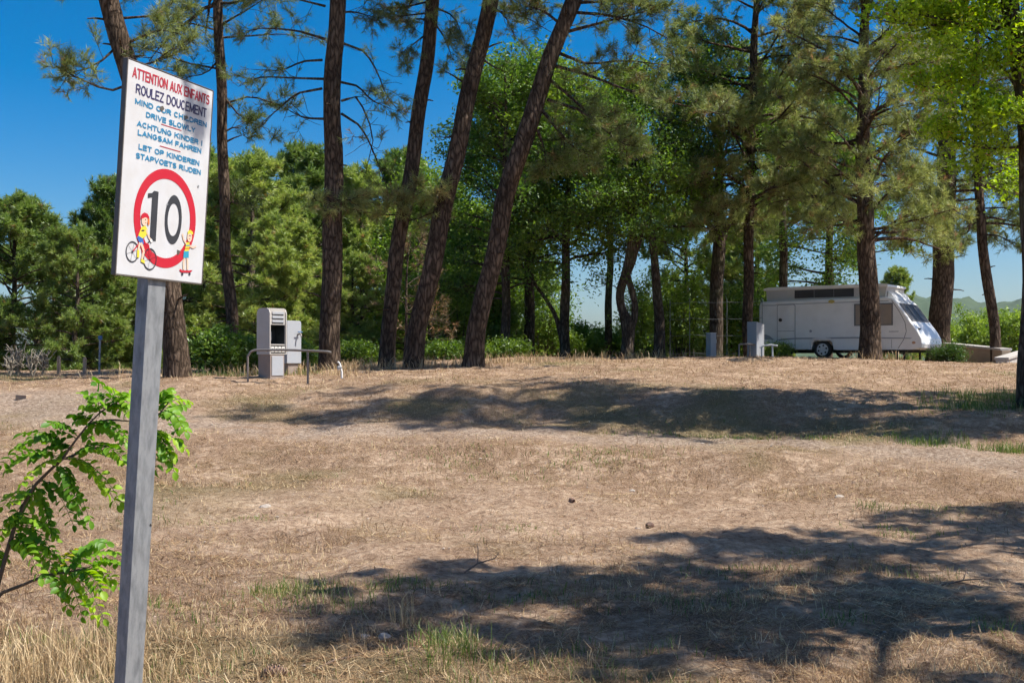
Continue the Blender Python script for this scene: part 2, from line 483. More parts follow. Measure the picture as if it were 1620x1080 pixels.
M['wood_far'] = worn('far_woodland', (0.055, 0.085, 0.03), 1.0, (0.025, 0.05, 0.02), 0.9, 0.03, bump=0.0)
hill('hills', 200, 2300, 1500, [(200, 545), (700, 540), (900, 535), (1040, 500), (1150, 487), (1260, 492), (1400, 480), (1480, 470), (1530, 474), (1580, 482), (1700, 470), (2300, 500)], 900, M['wood_far'])


# ------------------------------------------------------------------ trees
def unit(v): return v / (np.linalg.norm(v) + 1e-9)


class Tree:
    def __init__(self):
        self.wood = Quads(); self.tp, self.td, self.tt = [], [], []; self.A, self.B = [], []

    def trunk(self, pts, rad, k=22, flare=0.35, rough=0.05):
        """smooth trunk through the given points; remembers its axis"""
        pts = np.asarray(pts, float); rad = np.asarray(rad, float)
        s = np.concatenate([[0], np.cumsum(np.linalg.norm(np.diff(pts, axis=0), axis=1))])
        n = max(int(s[-1] / 0.14), 12)
        ss = np.linspace(0, s[-1], n)
        P = np.stack([np.interp(ss, s, pts[:, i]) for i in range(3)], 1); R = np.interp(ss, s, rad)
        ker = np.hanning(9); ker /= ker.sum()
        for i in range(2): P[:, i] = np.convolve(np.pad(P[:, i], 4, 'edge'), ker, 'valid')
        P[:, 0] += 0.02 * np.sin(ss * 2.1 + rng.random() * 6); P[:, 1] += 0.02 * np.sin(ss * 1.7 + rng.random() * 6)
        R = R * (1 + flare * np.exp(-np.maximum(ss - 0.25, 0) / 0.28))
        self.axis, self.axr = P, R
        # fissured outline: ridges that run up the stem
        th = np.arange(k)
        base = rng.random(k)
        t = np.gradient(P, axis=0); t /= np.linalg.norm(t, axis=1)[:, None]
        a = np.cross(t, np.array([1.0, 0.1, 0.05])); a /= np.linalg.norm(a, axis=1)[:, None]; b = np.cross(t, a)
        ang = th / k * 2 * math.pi
        off = np.arange(n)[:, None] * 0.13
        rid = fbm(th[None, :] * 0.9 + off * 0.2 + 50 * base[0], off + th[None, :] * 3.7, 3)
        rr = R[:, None] * (1 + rough * 3.2 * (rid - 0.5) + rough * 0.6 * (rng.random((n, k)) - 0.5))
        V = P[:, None] + rr[..., None] * (np.cos(ang)[None, :, None] * a[:, None] + np.sin(ang)[None, :, None] * b[:, None])
        i = np.arange(n - 1)[:, None] * k; j = th[None]
        q = np.stack([i + j, i + (j + 1) % k, i + k + (j + 1) % k, i + k + j], -1).reshape(-1, 4)
        self.wood.add(V.reshape(-1, 3), q)

    def at(self, z):
        """point and radius of the stem at height z"""
        zz = self.axis[:, 2]
        return np.array([np.interp(z, zz, self.axis[:, 0]), np.interp(z, zz, self.axis[:, 1]), z]), float(np.interp(z, zz, self.axr))

    def branch(self, pts, r0, subs=10, sublen=0.9, start=0.3, tips=3, up=0.3, tint=0.5, bare=0.0, k=5, spread=0.75, tw=0.26):
        """one limb along pts, with side shoots that carry the tips"""
        pts = np.asarray(pts, float); n = len(pts)
        self.wood.tube(pts, np.linspace(r0, max(r0 * 0.18, 0.006), n), k)
        s = np.linspace(0, 1, n)
        for t in np.linspace(start, 1.0, subs):
            t = min(max(t + rng.normal() * 0.03, 0), 1)
            p = np.array([np.interp(t, s, pts[:, i]) for i in range(3)])
            i = min(int(t * (n - 1)), n - 2); d = unit(pts[i + 1] - pts[i])
            L = sublen * (1.15 - 0.65 * t) * rng.uniform(0.6, 1.2)
            perp = np.cross(d, [0, 0, 1.0]); perp = unit(perp + rng.normal(size=3) * 0.35) * (1 if rng.random() < 0.5 else -1)
            dd = unit(d * rng.uniform(0.3, 0.9) + perp * spread + np.array([0, 0, up * 0.6]) + rng.normal(size=3) * 0.18)
            q = [p]
            for m in range(3):
                dd = unit(dd + rng.normal(size=3) * 0.22 + np.array([0, 0, up * 0.25]))
                q.append(q[-1] + dd * L / 3)
            self.wood.tube(q, np.linspace(max(r0 * 0.25, 0.008), 0.005, 4), 3)
            if rng.random() < bare: continue
            ti = np.clip(tint + rng.normal() * 0.12, 0, 0.97)
            for m in (2, 3, 3):
                for w in range(tips):
                    a = q[m] - (q[m] - q[m - 1]) * rng.random() * 0.7
                    e = unit(dd * 0.7 + rng.normal(size=3) * 0.6 + np.array([0, 0, up]))
                    bpt = a + e * tw * rng.uniform(0.5, 1.3)
                    self.A.append(a); self.B.append(bpt); self.tp.append(bpt); self.td.append(e); self.tt.append(np.clip(ti + rng.normal() * 0.1, 0, 1))

    def limb_path(self, p, az, el, L, droop, n=7, wob=0.12):
        d = np.array([math.cos(az) * math.cos(el), math.sin(az) * math.cos(el), math.sin(el)])
        q = [np.asarray(p, float)]
        for i in range(n - 1):
            d = unit(d + rng.normal(size=3) * wob + np.array([0, 0, -droop * (1 - 1.6 * i / n)]))
            q.append(q[-1] + d * L / (n - 1))
        return np.array(q)

    def whorls(self, z0, z1, count, Lmax, el=(0.1, 0.6), droop=0.08, shape=0.85, az0=None, az_w=math.pi, lmin=0.35, **kw):
        for i in range(count):
            h = (i + rng.random()) / count
            p, r = self.at(z0 + (z1 - z0) * h)
            az = rng.uniform(-math.pi, math.pi) if az0 is None else az0 + rng.uniform(-az_w, az_w)
            L = Lmax * max(lmin, math.sqrt(max(0.0, 1 - shape * h * h))) * rng.uniform(0.7, 1.1)
            self.branch(self.limb_path(p, az, el[0] + (el[1] - el[0]) * h + rng.normal() * 0.1, L, droop), max(0.018, min(r * 0.5, 0.016 * L + 0.012)), **kw)

    def needles(self, K=26, ln=0.17, wd=0.011, brush=0.2, mat='needle', origin=(0, 0, 0), brown=0.02):
        P = np.array(self.tp); D = np.array(self.td); T = np.array(self.tt); n = len(P)
        N = n * K
        p = np.repeat(P, K, 0); d = np.repeat(D, K, 0); t = np.repeat(T, K)
        s = rng.random(N)
        rv = rng.normal(size=(N, 3)); rv -= (rv * d).sum(1)[:, None] * d; rv /= np.linalg.norm(rv, axis=1)[:, None] + 1e-9
        b = p - d * (brush * s)[:, None]
        nd = d * (0.45 + 0.6 * (1 - s))[:, None] + rv * 0.85 + np.array([0, 0, 0.05])
        nd /= np.linalg.norm(nd, axis=1)[:, None]
        L = ln * rng.uniform(0.7, 1.15, N)
        sd = np.cross(nd, rng.normal(size=(N, 3))); sd /= np.linalg.norm(sd, axis=1)[:, None] + 1e-9
        w = wd * rng.uniform(0.7, 1.2, N)
        V = np.stack([b - sd * (w / 2)[:, None], b + sd * (w / 2)[:, None], b + nd * L[:, None]], 1).reshape(-1, 3)
        tn = np.clip(t + rng.normal(size=N) * 0.07, 0, 0.97)
        bt = np.repeat(rng.random(n) < brown, K); tn[bt] = 1.0
        return mesh_np('crown', V - np.asarray(origin), np.arange(N * 3).reshape(-1, 3), False, np.repeat(tn, 3), M[mat])

    def leaves(self, K=10, size=0.07, spread=0.2, mat='leaf', origin=(0, 0, 0), ratio=0.6):
        P = np.array(self.tp); T = np.array(self.tt); n = len(P); N = n * K
        p = np.repeat(P, K, 0) + rng.normal(size=(N, 3)) * spread * np.array([1, 1, 0.7])
        nrm = rng.normal(size=(N, 3)) * 0.75 + np.array([0, 0, 0.8]); nrm /= np.linalg.norm(nrm, axis=1)[:, None]
        ax = np.cross(nrm, rng.normal(size=(N, 3))); ax /= np.linalg.norm(ax, axis=1)[:, None] + 1e-9
        bx = np.cross(nrm, ax)
        s = size * rng.uniform(0.6, 1.3, N)[:, None]
        V = np.stack([p - ax * s * 0.6, p + bx * s * ratio * 0.5 + nrm * s * 0.1, p + ax * s * 0.6 - nrm * s * 0.08, p - bx * s * ratio * 0.5 + nrm * s * 0.1], 1).reshape(-1, 3)
        tn = np.clip(np.repeat(T, K) + rng.normal(size=N) * 0.12, 0, 1)
        return mesh_np('crown', V - np.asarray(origin), np.arange(N * 4).reshape(-1, 4), False, np.repeat(tn, 4), M[mat])

    def finish(self, name, base, label, cat, bark, crown, group=None):
        if bark == 'pine_bark':       # broken dead stubs along the stem
            z0, z1 = base[2] + 1.2, self.axis[-1, 2] - 1.0
            for i in range(9):
                p, r = self.at(rng.uniform(z0, z1)); a = rng.uniform(-math.pi, math.pi); L = rng.uniform(0.12, 0.4)
                e = np.array([math.cos(a), math.sin(a), rng.uniform(-0.1, 0.5)])
                self.wood.tube([p + e * r * 0.7, p + e * (r + L * 0.5), p + e * (r + L) + [0, 0, -0.03]], [0.03, 0.02, 0.012], 6)
        if self.A: self.wood.sticks(self.A, self.B, 0.006, 0.003)
        root = empty(name, base)
        link('trunk', self.wood.mesh('trunk', M[bark], True, base), root)
        if crown is not None: link('crown', crown, root)
        tag(root, label, cat, group)
        return root


def px_trunk(T, pix, Y, top_z, lean=None, dy=0.0, k=22, flare=0.16, rmin=0.08):
    """pix: [(px, py, width px)] from the ground up; carried on above the picture to top_z"""
    pts, rad = [], []
    b = ground_at(pix[0][0], Y)
    for i, (x, y, w) in enumerate(pix):
        p = W(x, y, Y)
        if i == 0: p = b - np.array([0, 0, 0.25])
        p[1] += dy * (p[2] - b[2])
        pts.append(p); rad.append(w * 0.88 / F * Y / 2)
    d = (pts[-1] - pts[-2]) / max(pts[-1][2] - pts[-2][2], 0.1) if lean is None else np.array([lean, 0, 1.0])
    if top_z > pts[-1][2] + 0.3:
        h = top_z - pts[-1][2]
        for f in (0.33, 0.66, 1.0):
            pts.append(pts[-1] + d * h * 0.333 * (0.8 if lean is None else 1)); rad.append(max(rad[len(pix) - 1] * (1 - f * 0.75), rmin * (1.2 - f)))
    T.trunk(pts, rad, k, flare)
    return b


def px_limb(Y, pix, dy=0.0):
    q = np.array([W(x, y, Y) for x, y in pix])
    q[:, 1] += np.linspace(0, dy, len(q))
    s = np.linspace(0, 1, len(q)); ss = np.linspace(0, 1, max(len(q) * 2, 6))
    return np.stack([np.interp(ss, s, q[:, i]) for i in range(3)], 1)


PINE_GROUP = 'tall pines standing along the crest'

# pine behind the sign post
T = Tree(); Y = 25.0
b = px_trunk(T, [(280, 588, 46), (276, 520, 42), (268, 440, 40), (245, 290, 40), (212, 140, 38), (190, 60, 36), (172, 0, 35)], Y, 13.6)
T.whorls(9.8, 13.4, 18, 3.0, el=(0.1, 0.8), subs=10, tips=3, tint=0.4)
for pix, dy in (([(200, 60), (160, 110), (115, 130)], -0.6), ([(215, 130), (180, 150), (130, 130), (110, 118)], -0.9), ([(198, 70), (260, 55), (300, 70)], -0.8), ([(205, 95), (250, 115), (300, 100)], -1.2), ([(185, 30), (240, 20), (290, 10)], 0.5)):
    T.branch(px_limb(Y, pix, dy), 0.035, subs=9, sublen=0.75, start=0.35, tips=3, tint=0.4)
T.finish('pine_tree', b, 'pine trunk rising behind the speed limit sign', 'tree', 'pine_bark', T.needles(22, wd=0.012, origin=b), PINE_GROUP)

# slim pine between the sign and the service cabinet
T = Tree(); Y = 30.0
b = px_trunk(T, [(370, 560, 22), (366, 500, 21), (357, 400, 20), (354, 300, 19), (352, 200, 18), (349, 100, 18), (344, 0, 17)], Y, 14.2, k=18)
T.whorls(10.8, 14.0, 18, 2.8, el=(0.0, 0.7), subs=10, tips=3, tint=0.38)
for pix, dy in (([(351, 110), (300, 105), (240, 85), (200, 90)], -1.0), ([(352, 60), (400, 55), (450, 50), (510, 58)], 0.3), ([(350, 50), (300, 40), (255, 60)], -0.6), ([(349, 40), (400, 20), (430, 10)], -0.7), ([(352, 150), (385, 190), (430, 210)], -0.5),
                ([(353, 165), (395, 150), (430, 160), (450, 165)], 0.4), ([(353, 210), (370, 200), (385, 205)], 0.1), ([(350, 90), (330, 120), (290, 130)], -0.4), ([(354, 330), (368, 318), (372, 322)], 0.1)):
    T.branch(px_limb(Y, pix, dy), 0.032, subs=10, sublen=0.8, start=0.3, tips=3, tint=0.36, bare=0.15)
T.finish('pine_tree', b, 'slim dark pine between the sign and the service cabinet', 'tree', 'pine_bark', T.needles(22, wd=0.012, origin=b), PINE_GROUP)

# straight pine beside the cabinet, with dead lower limbs
T = Tree(); Y = 27.0
b = px_trunk(T, [(522, 556, 39), (522, 500, 36), (526, 400, 36), (528, 300, 34), (526, 200, 31), (527, 100, 30), (535, 0, 29)], Y, 14.8)
T.whorls(10.6, 14.6, 22, 3.2, el=(0.1, 0.8), subs=10, tips=3, tint=0.4)
for pix, dy, bare in (([(515, 62), (470, 50), (420, 48), (395, 55)], -0.3, 0.3), ([(510, 95), (480, 100), (450, 118), (400, 118)], -0.5, 0.45), ([(512, 125), (470, 128), (420, 130), (390, 150)], -0.8, 0.35), ([(510, 140), (470, 150), (440, 180), (420, 200)], -0.4, 0.5),
                      ([(540, 68), (580, 85), (600, 120), (615, 160), (640, 190)], -0.6, 0.55), ([(540, 180), (570, 200), (585, 225), (600, 262), (615, 300)], -0.3, 0.85), ([(538, 130), (570, 140), (590, 165), (620, 180)], -0.6, 0.35), ([(535, 20), (560, 15), (590, 20)], 0.4, 0.3),
                      ([(512, 188), (480, 185), (455, 172)], 0.3, 0.9), ([(515, 10), (480, 5), (440, 0)], -0.4, 0.3), ([(540, 160), (565, 150), (590, 210), (575, 270)], 0.4, 0.9)):
    T.branch(px_limb(Y, pix, dy), 0.034, subs=11, sublen=0.75, start=0.25, tips=2, tint=0.4, bare=bare, up=0.05)
for pix, dy in (([(530, 330), (545, 318), (560, 322)], -0.5), ([(520, 325), (505, 318), (495, 326)], -0.5)):
    T.branch(px_limb(Y, pix, dy), 0.02, subs=5, sublen=0.4, start=0.3, tips=3, tint=0.75, up=0.0)
T.finish('pine_tree', b, 'upright pine trunk beside the service cabinet, bare twigs hanging', 'tree', 'pine_bark', T.needles(21, wd=0.012, origin=b, brown=0.06), PINE_GROUP)

# three leaning pines
T = Tree(); Y = 28.0
b = px_trunk(T, [(612, 566, 30), (616, 500, 27), (628, 400, 27), (645, 300, 27), (658, 220, 25), (674, 100, 25), (686, 0, 24)], Y, 14.2)
T.whorls(10.6, 14.0, 18, 2.8, el=(0.1, 0.7), subs=10, tips=3, tint=0.45)
for pix, dy in (([(684, 20), (650, 30), (610, 40)], -0.6), ([(684, 10), (720, 30), (735, 70)], -0.4), ([(680, 50), (660, 70), (640, 90)], -0.4), ([(683, 30), (705, 60), (715, 90)], 0.3), ([(688, 0), (640, 10), (590, 10)], 0.2)):
    T.branch(px_limb(Y, pix, dy), 0.03, subs=9, sublen=0.7, start=0.2, tips=3, tint=0.5, up=-0.15, bare=0.1)
for pix, dy in (([(648, 330), (620, 320), (590, 330)], -0.9), ([(648, 320), (670, 305), (695, 310)], -0.9), ([(645, 340), (610, 345), (560, 340)], -1.2), ([(640, 350), (660, 350), (690, 340)], -0.6)):
    T.branch(px_limb(Y, pix, dy), 0.025, subs=9, sublen=0.6, start=0.15, tips=4, tint=0.8, up=0.1)
T.finish('pine_tree', b, 'slimmest of three leaning pines, pale needle sprays around its middle', 'tree', 'pine_bark', T.needles(22, wd=0.012, origin=b, brown=0.05), PINE_GROUP)

T = Tree(); Y = 27.5
b = px_trunk(T, [(652, 568, 36), (660, 520, 33), (684, 420, 33), (708, 300, 32), (733, 190, 31), (755, 90, 29), (776, 0, 28)], Y, 14.8)
T.whorls(10.8, 14.6, 20, 3.0, el=(0.1, 0.8), subs=10, tips=3, tint=0.42)
for pix, dy in (([(770, 15), (830, 22), (880, 48)], 0.4), ([(733, 130), (715, 118), (697, 107)], 0.1), ([(765, 95), (780, 105), (800, 112)], 0.1), ([(722, 215), (705, 217), (692, 215)], 0.1)):
    T.branch(px_limb(Y, pix, dy), 0.03, subs=4, sublen=0.3, start=0.5, tips=1, tint=0.4, bare=0.85)
T.branch(px_limb(Y, [(770, 5), (800, 30), (815, 70)], -0.5), 0.03, subs=9, sublen=0.6, start=0.3, tips=2, tint=0.4, bare=0.4)
T.finish('pine_tree', b, 'thicker middle one of three leaning pines, trunk with broken stubs', 'tree', 'pine_bark', T.needles(21, wd=0.012, origin=b), PINE_GROUP)

T = Tree(); Y = 27.0
b = px_trunk(T, [(746, 568, 38), (752, 530, 34), (776, 430, 33), (800, 310, 33), (838, 190, 32), (872, 90, 30), (906, 0, 28)], Y, 14.8)
T.whorls(10.4, 14.4, 22, 3.4, el=(0.1, 0.7), subs=10, tips=3, tint=0.42)
for pix, dy, tn in (([(905, 20), (960, 30), (1010, 50), (1070, 90)], -0.9, 0.45), ([(880, 105), (930, 125), (990, 155), (1060, 180), (1120, 200)], -1.4, 0.5), ([(868, 125), (900, 155), (950, 205), (1000, 260)], -0.6, 0.45), ([(866, 158), (920, 180), (965, 225), (980, 240)], -1.0, 0.45),
                    ([(858, 175), (880, 205), (905, 235), (935, 252)], -0.3, 0.4), ([(850, 205), (860, 230), (866, 262)], 0.2, 0.4), ([(885, 85), (930, 105), (985, 100), (1050, 110)], -0.4, 0.5), ([(900, 50), (960, 45), (1020, 40)], -1.2, 0.45), ([(895, 45), (860, 20), (830, 15)], -0.3, 0.4), ([(908, 5), (980, 10), (1050, 30)], -0.8, 0.45)):
    T.branch(px_limb(Y, pix, dy), 0.045, subs=15, sublen=0.85, start=0.22, tips=4, tint=tn, up=0.1, bare=0.12)
T.finish('pine_tree', b, 'most slanted pine, long limbs sweeping down on the caravan side', 'tree', 'pine_bark', T.needles(22, wd=0.012, origin=b, brown=0.06), PINE_GROUP)

# pine in front of the caravan
T = Tree(); Y = 32.0
b = px_trunk(T, [(1377, 560, 42), (1377, 520, 36), (1374, 440, 33), (1369, 360, 30), (1366, 260, 26), (1366, 150, 21), (1368, 60, 17), (1370, 0, 14)], Y, 13.2)
T.whorls(4.9, 12.8, 52, 3.1, el=(0.25, 0.75), droop=0.06, subs=12, tips=3, tint=0.42, up=0.08, shape=0.7)
for pix, dy in (([(1385, 375), (1420, 345), (1460, 335), (1490, 345)], -0.8), ([(1382, 330), (1420, 290), (1450, 275)], 0.4), ([(1365, 375), (1335, 350), (1300, 330), (1270, 330)], -0.6), ([(1362, 300), (1320, 270), (1270, 240)], -0.6), ([(1378, 250), (1430, 210), (1470, 200)], -0.7), ([(1362, 180), (1320, 140), (1280, 120)], -0.3)):
    T.branch(px_limb(Y, pix, dy), 0.045, subs=15, sublen=0.95, start=0.2, tips=4, tint=0.45, up=0.0)
T.finish('pine_tree', b, 'pine with full crown whose trunk stands before the caravan', 'tree', 'pine_bark', T.needles(17, ln=0.18, wd=0.016, origin=b, brown=0.04), PINE_GROUP)

# big pine with a sunlit plume, trunk hidden by the sweeping limbs
T = Tree(); Y = 36.0
b = px_trunk(T, [(1186, 560, 20), (1183, 500, 19), (1184, 430, 18), (1186, 330, 17), (1190, 200, 15), (1194, 60, 13)], Y, 14.5, k=16, lean=0.02)
T.whorls(5.8, 14.2, 42, 3.2, el=(0.05, 0.6), subs=12, tips=4, tint=0.55, up=0.15, shape=0.6)
for pix, dy in (([(1190, 200), (1225, 130), (1255, 80), (1270, 40)], -2.0), ([(1190, 220), (1230, 190), (1262, 130)], -2.4), ([(1192, 120), (1225, 60), (1250, 20)], -2.2), ([(1185, 260), (1150, 220), (1110, 190)], -2.0), ([(1185, 300), (1140, 280), (1090, 290)], -1.5), ([(1186, 340), (1150, 330), (1110, 350)], -1.0), ([(1186, 330), (1220, 310), (1250, 320)], -0.6)):
    T.branch(px_limb(Y, pix, dy), 0.05, subs=18, sublen=0.9, start=0.15, tips=5, tint=0.82, up=0.3)  # paler tint on these limbs puts the plume's sunlight into the needle colour
T.finish('pine_tree', b, 'pine beside the caravan tail, sunlit plume at its crown', 'tree', 'pine_bark', T.needles(16, ln=0.18, wd=0.020, origin=b), PINE_GROUP)

# stout pine at the nose of the caravan
T = Tree(); Y = 40.0
b = px_trunk(T, [(1484, 562, 42), (1487, 520, 38), (1491, 440, 37), (1494, 380, 36), (1497, 280, 33), (1500, 150, 28), (1502, 0, 22)], Y, 15.5, lean=0.0)
T.whorls(6.2, 15.0, 40, 3.2, el=(0.0, 0.6), subs=12, tips=3, tint=0.45, up=0.05, shape=0.6)
for pix, dy in (([(1490, 360), (1450, 350), (1420, 380)], -0.8), ([(1500, 350), (1530, 340), (1560, 370)], -0.6), ([(1495, 320), (1470, 310), (1440, 330)], -1.0), ([(1498, 300), (1540, 290), (1580, 320)], -0.8)):
    T.branch(px_limb(Y, pix, dy), 0.05, subs=14, sublen=0.9, start=0.2, tips=4, tint=0.55, up=-0.1)
T.finish('pine_tree', b, 'stout dark pine trunk just behind the caravan nose', 'tree', 'pine_bark', T.needles(16, ln=0.18, wd=0.021, origin=b), PINE_GROUP)

# leaning thin pine past the caravan
T = Tree(); Y = 35.0
b = px_trunk(T, [(1579, 566, 20), (1573, 520, 19), (1562, 440, 18), (1553, 380, 17), (1549, 300, 15), (1546, 200, 13), (1545, 100, 12)], Y, 12.5, k=16)
T.whorls(5.6, 12.2, 28, 2.2, el=(0.0, 0.6), subs=11, tips=3, tint=0.45, up=0.05)
for pix, dy in (([(1552, 370), (1580, 375), (1605, 400)], -0.5), ([(1551, 350), (1525, 360), (1510, 380)], -0.3), ([(1550, 330), (1590, 330), (1620, 360)], -0.6), ([(1549, 300), (1590, 290), (1625, 300)], -0.5)):
    T.branch(px_limb(Y, pix, dy), 0.03, subs=9, sublen=0.6, start=0.25, tips=2, tint=0.4, up=0.0)
T.finish('pine_tree', b, 'thin leaning pine trunk by the low retaining wall', 'tree', 'pine_bark', T.needles(17, ln=0.18, wd=0.017, origin=b), PINE_GROUP)

# broadleaf trees of the grove
GROVE = 'broadleaf trees behind the crest'


def leafy(pix, Y, top, z0, n, Lmax, label, tint=0.5, K=7, size=0.085, mat='leaf', bark='dark_bark', forks=(), lean=None, el=(0.15, 0.9), k=14, subs=9, tips=3, shape=0.75, spread=0.2, group=GROVE, name='broadleaf_tree', dy=0.0, az0=None, az_w=math.pi):
    T = Tree()
    b = px_trunk(T, pix, Y, top, lean=lean, k=k, flare=0.25)
    for f, w in forks:
        q = px_limb(Y, f)
        T.wood.tube(q, np.linspace(w / F * Y / 2, w / F * Y / 3.2, len(q)), 10, 0.08)
        T.branch(T.limb_path(q[-1], math.atan2(0, q[-1][0] - q[0][0]), 1.0, 2.2, 0.0), 0.05, subs=10, sublen=0.9, tips=3, tint=tint)
    T.whorls(z0, top - 0.3, n, Lmax, el=el, droop=0.05, subs=subs, tips=tips, tint=tint, up=0.15, shape=shape, spread=0.9, tw=0.3, az0=az0, az_w=az_w)
    return T.finish(name, b, label, 'tree', bark, T.leaves(K, size * 1.12, spread, mat, b), group)


leafy([(800, 566, 18), (800, 470, 16), (800, 380, 15)], 37, 10.8, 3.4, 34, 2.6, 'ivy-dark trunk right behind the most slanted pine', 0.5, lean=0.0, size=0.1)
leafy([(838, 566, 20), (837, 470, 18), (840, 390, 17)], 39, 11.2, 4.0, 36, 2.7, 'straight grey-green trunk, middle of three behind the slanted pine', 0.55, lean=0.02, size=0.1)
leafy([(895, 566, 18), (893, 480, 17), (896, 400, 15), (898, 330, 13)], 37, 10.5, 4.6, 30, 2.3, 'dark slender trunk with fork, nearest the sky gap', 0.45, lean=0.02, size=0.1, forks=[([(890, 545), (880, 500), (865, 475), (850, 455)], 8)])
leafy([(1042, 564, 22), (1043, 500, 18), (1038, 430, 15), (1031, 380, 13), (1026, 330, 12)], 36, 10.0, 5.6, 34, 2.5, 'thin curved trunk between the twisted tree and the forked tree', 0.42, size=0.09)
leafy([(1132, 564, 24), (1133, 500, 24), (1136, 420, 24), (1138, 370, 22)], 38, 11.5, 6.4, 36, 3.0, 'dark tree forking into three limbs above the grey pedestal', 0.5, lean=0.0, size=0.09,
      forks=[([(1137, 390), (1125, 360), (1110, 335)], 13), ([(1140, 385), (1152, 355), (1165, 325)], 13)])
leafy([(1240, 560, 16), (1240, 440, 15), (1238, 330, 14)], 42, 11.0, 5.8, 30, 2.8, 'dark trunk rising from behind the caravan roof', 0.45, lean=0.0, size=0.1)
leafy([(680, 562, 14), (690, 400, 12), (700, 340, 10)], 43, 8.0, 1.8, 44, 2.6, 'tall bright green tree behind the leaning pines', 0.62, lean=0.03, size=0.11)
leafy([(785, 562, 16), (792, 400, 14), (795, 250, 10)], 46, 12.6, 2.5, 44, 3.2, 'tall bushy tree behind the most slanted pine, top against the sky', 0.58, lean=0.0, size=0.12)
leafy([(1310, 562, 16), (1312, 420, 14), (1312, 300, 10)], 47, 12.8, 4.6, 36, 3.2, 'leafy tree behind the caravan roof window', 0.5, lean=0.0, size=0.12)
leafy([(960, 562, 14), (965, 420, 12), (968, 300, 10)], 46, 12.4, 6.6, 32, 3.0, 'tree above the sky gap behind the twisted trunk', 0.5, lean=0.0, size=0.12)

# twisted tree with a hole between two stems
T = Tree(); Y = 35.0
b = px_trunk(T, [(990, 566, 24), (992, 540, 22), (995, 515, 24), (984, 490, 15), (980, 465, 15), (990, 435, 17), (999, 405, 22), (1000, 370, 18)], Y, 9.0, k=18, lean=0.02)
T.wood.tube(px_limb(Y, [(997, 525), (1004, 505), (1005, 480), (998, 455), (993, 435)]), np.linspace(0.11, 0.09, 10), 12, 0.1)
T.wood.tube(px_limb(Y, [(1000, 410), (1008, 390), (1015, 365), (1030, 340)]), np.linspace(0.12, 0.06, 8), 10, 0.1)
T.branch(px_limb(Y, [(985, 460), (965, 450), (945, 455)], -0.3), 0.02, subs=6, sublen=0.4, tips=2, tint=0.4)
T.whorls(5.3, 8.8, 26, 2.3, el=(0.1, 0.8), subs=9, tips=3, tint=0.45, up=0.1)
T.finish('broadleaf_tree', b, 'twisted trunk with a hole where two stems rejoin', 'tree', 'dark_bark', T.leaves(9, 0.085, 0.2, 'leaf', b), GROVE)

# tree at the picture edge with yellow-green leaves
T = Tree(); Y = 18.5
b = px_trunk(T, [(1632, 622, 44), (1630, 540, 38), (1634, 400, 36), (1630, 250, 34), (1618, 140, 32), (1606, 60, 32), (1598, 0, 30)], Y, 9.5)
for pix, dy in (([(1615, 150), (1580, 110), (1540, 90), (1480, 85)], -0.5), ([(1612, 110), (1560, 60), (1500, 40), (1430, 30)], -0.3), ([(1622, 200), (1590, 165), (1540, 170), (1490, 185)], -0.6), ([(1602, 40), (1550, 20), (1490, 10)], 0.3), ([(1608, 60), (1570, 90), (1520, 130), (1470, 125)], 0.5),
                ([(1628, 230), (1580, 235), (1530, 225), (1500, 205)], 0.3), ([(1600, 20), (1540, -10), (1450, -10)], -0.4), ([(1620, 180), (1580, 200), (1560, 195)], -1.0), ([(1605, 50), (1640, 20), (1700, 0)], -0.5)):
    T.branch(px_limb(Y, pix, dy), 0.028, subs=12, sublen=0.55, start=0.2, tips=3, tint=0.55, up=0.05, tw=0.16)
T.whorls(6.4, 9.3, 11, 2.0, el=(0.2, 0.9), subs=9, tips=3, tint=0.5, tw=0.2)
T.whorls(4.2, 7.5, 7, 2.2, el=(0.0, 0.5), subs=9, tips=3, tint=0.5, tw=0.2, az0=0.0, az_w=1.2)
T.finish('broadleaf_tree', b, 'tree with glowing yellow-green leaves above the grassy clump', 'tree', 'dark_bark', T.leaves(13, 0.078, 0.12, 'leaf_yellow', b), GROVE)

# ------------------------------------------------------------------ shared crowns for the trees beyond
BG = 'young pines beyond the crest'


def proto_pine(h, L, n, seed_tint, low=0.08):
    T = Tree()
    T.trunk([(0, 0, -0.3), (0.05, 0, h * 0.4), (0.12, 0.05, h * 0.75), (0.1, 0.1, h)], [0.16, 0.12, 0.07, 0.02], 10, 0.3)
    T.whorls(h * low, h * 0.97, n, L, el=(-0.05, 0.9), subs=11, tips=4, tint=seed_tint, up=0.4, shape=0.93, lmin=0.22, sublen=0.95)
    T.wood.sticks(T.A, T.B, 0.006, 0.003)
    return T.wood.mesh('trunk', M['dark_bark']), T.needles(12, 0.2, 0.038, 0.24, 'needle_far'), h


protos = [proto_pine(8.0, 2.7, 56, 0.5), proto_pine(8.0, 2.3, 50, 0.42), proto_pine(7.0, 2.6, 50, 0.6)]


def plant(kind, px, Y, top_py, label, group=BG, sxy=1.0, rot=None, name='pine_tree', x=None):
    tm, cm, h = protos[kind]
    X = (px - CX) / F * Y
    z = hz(X, Y)
    s = (EYE + (HZ - top_py) / F * Y - z) / (h * 1.09)
    r = empty(name, (X, Y, z), (0, 0, rng.uniform(0, 6.28) if rot is None else rot))
    r.scale = (s * sxy, s * sxy, s)
    link('trunk', tm, r); link('crown', cm, r)
    return tag(r, label, 'tree', group)


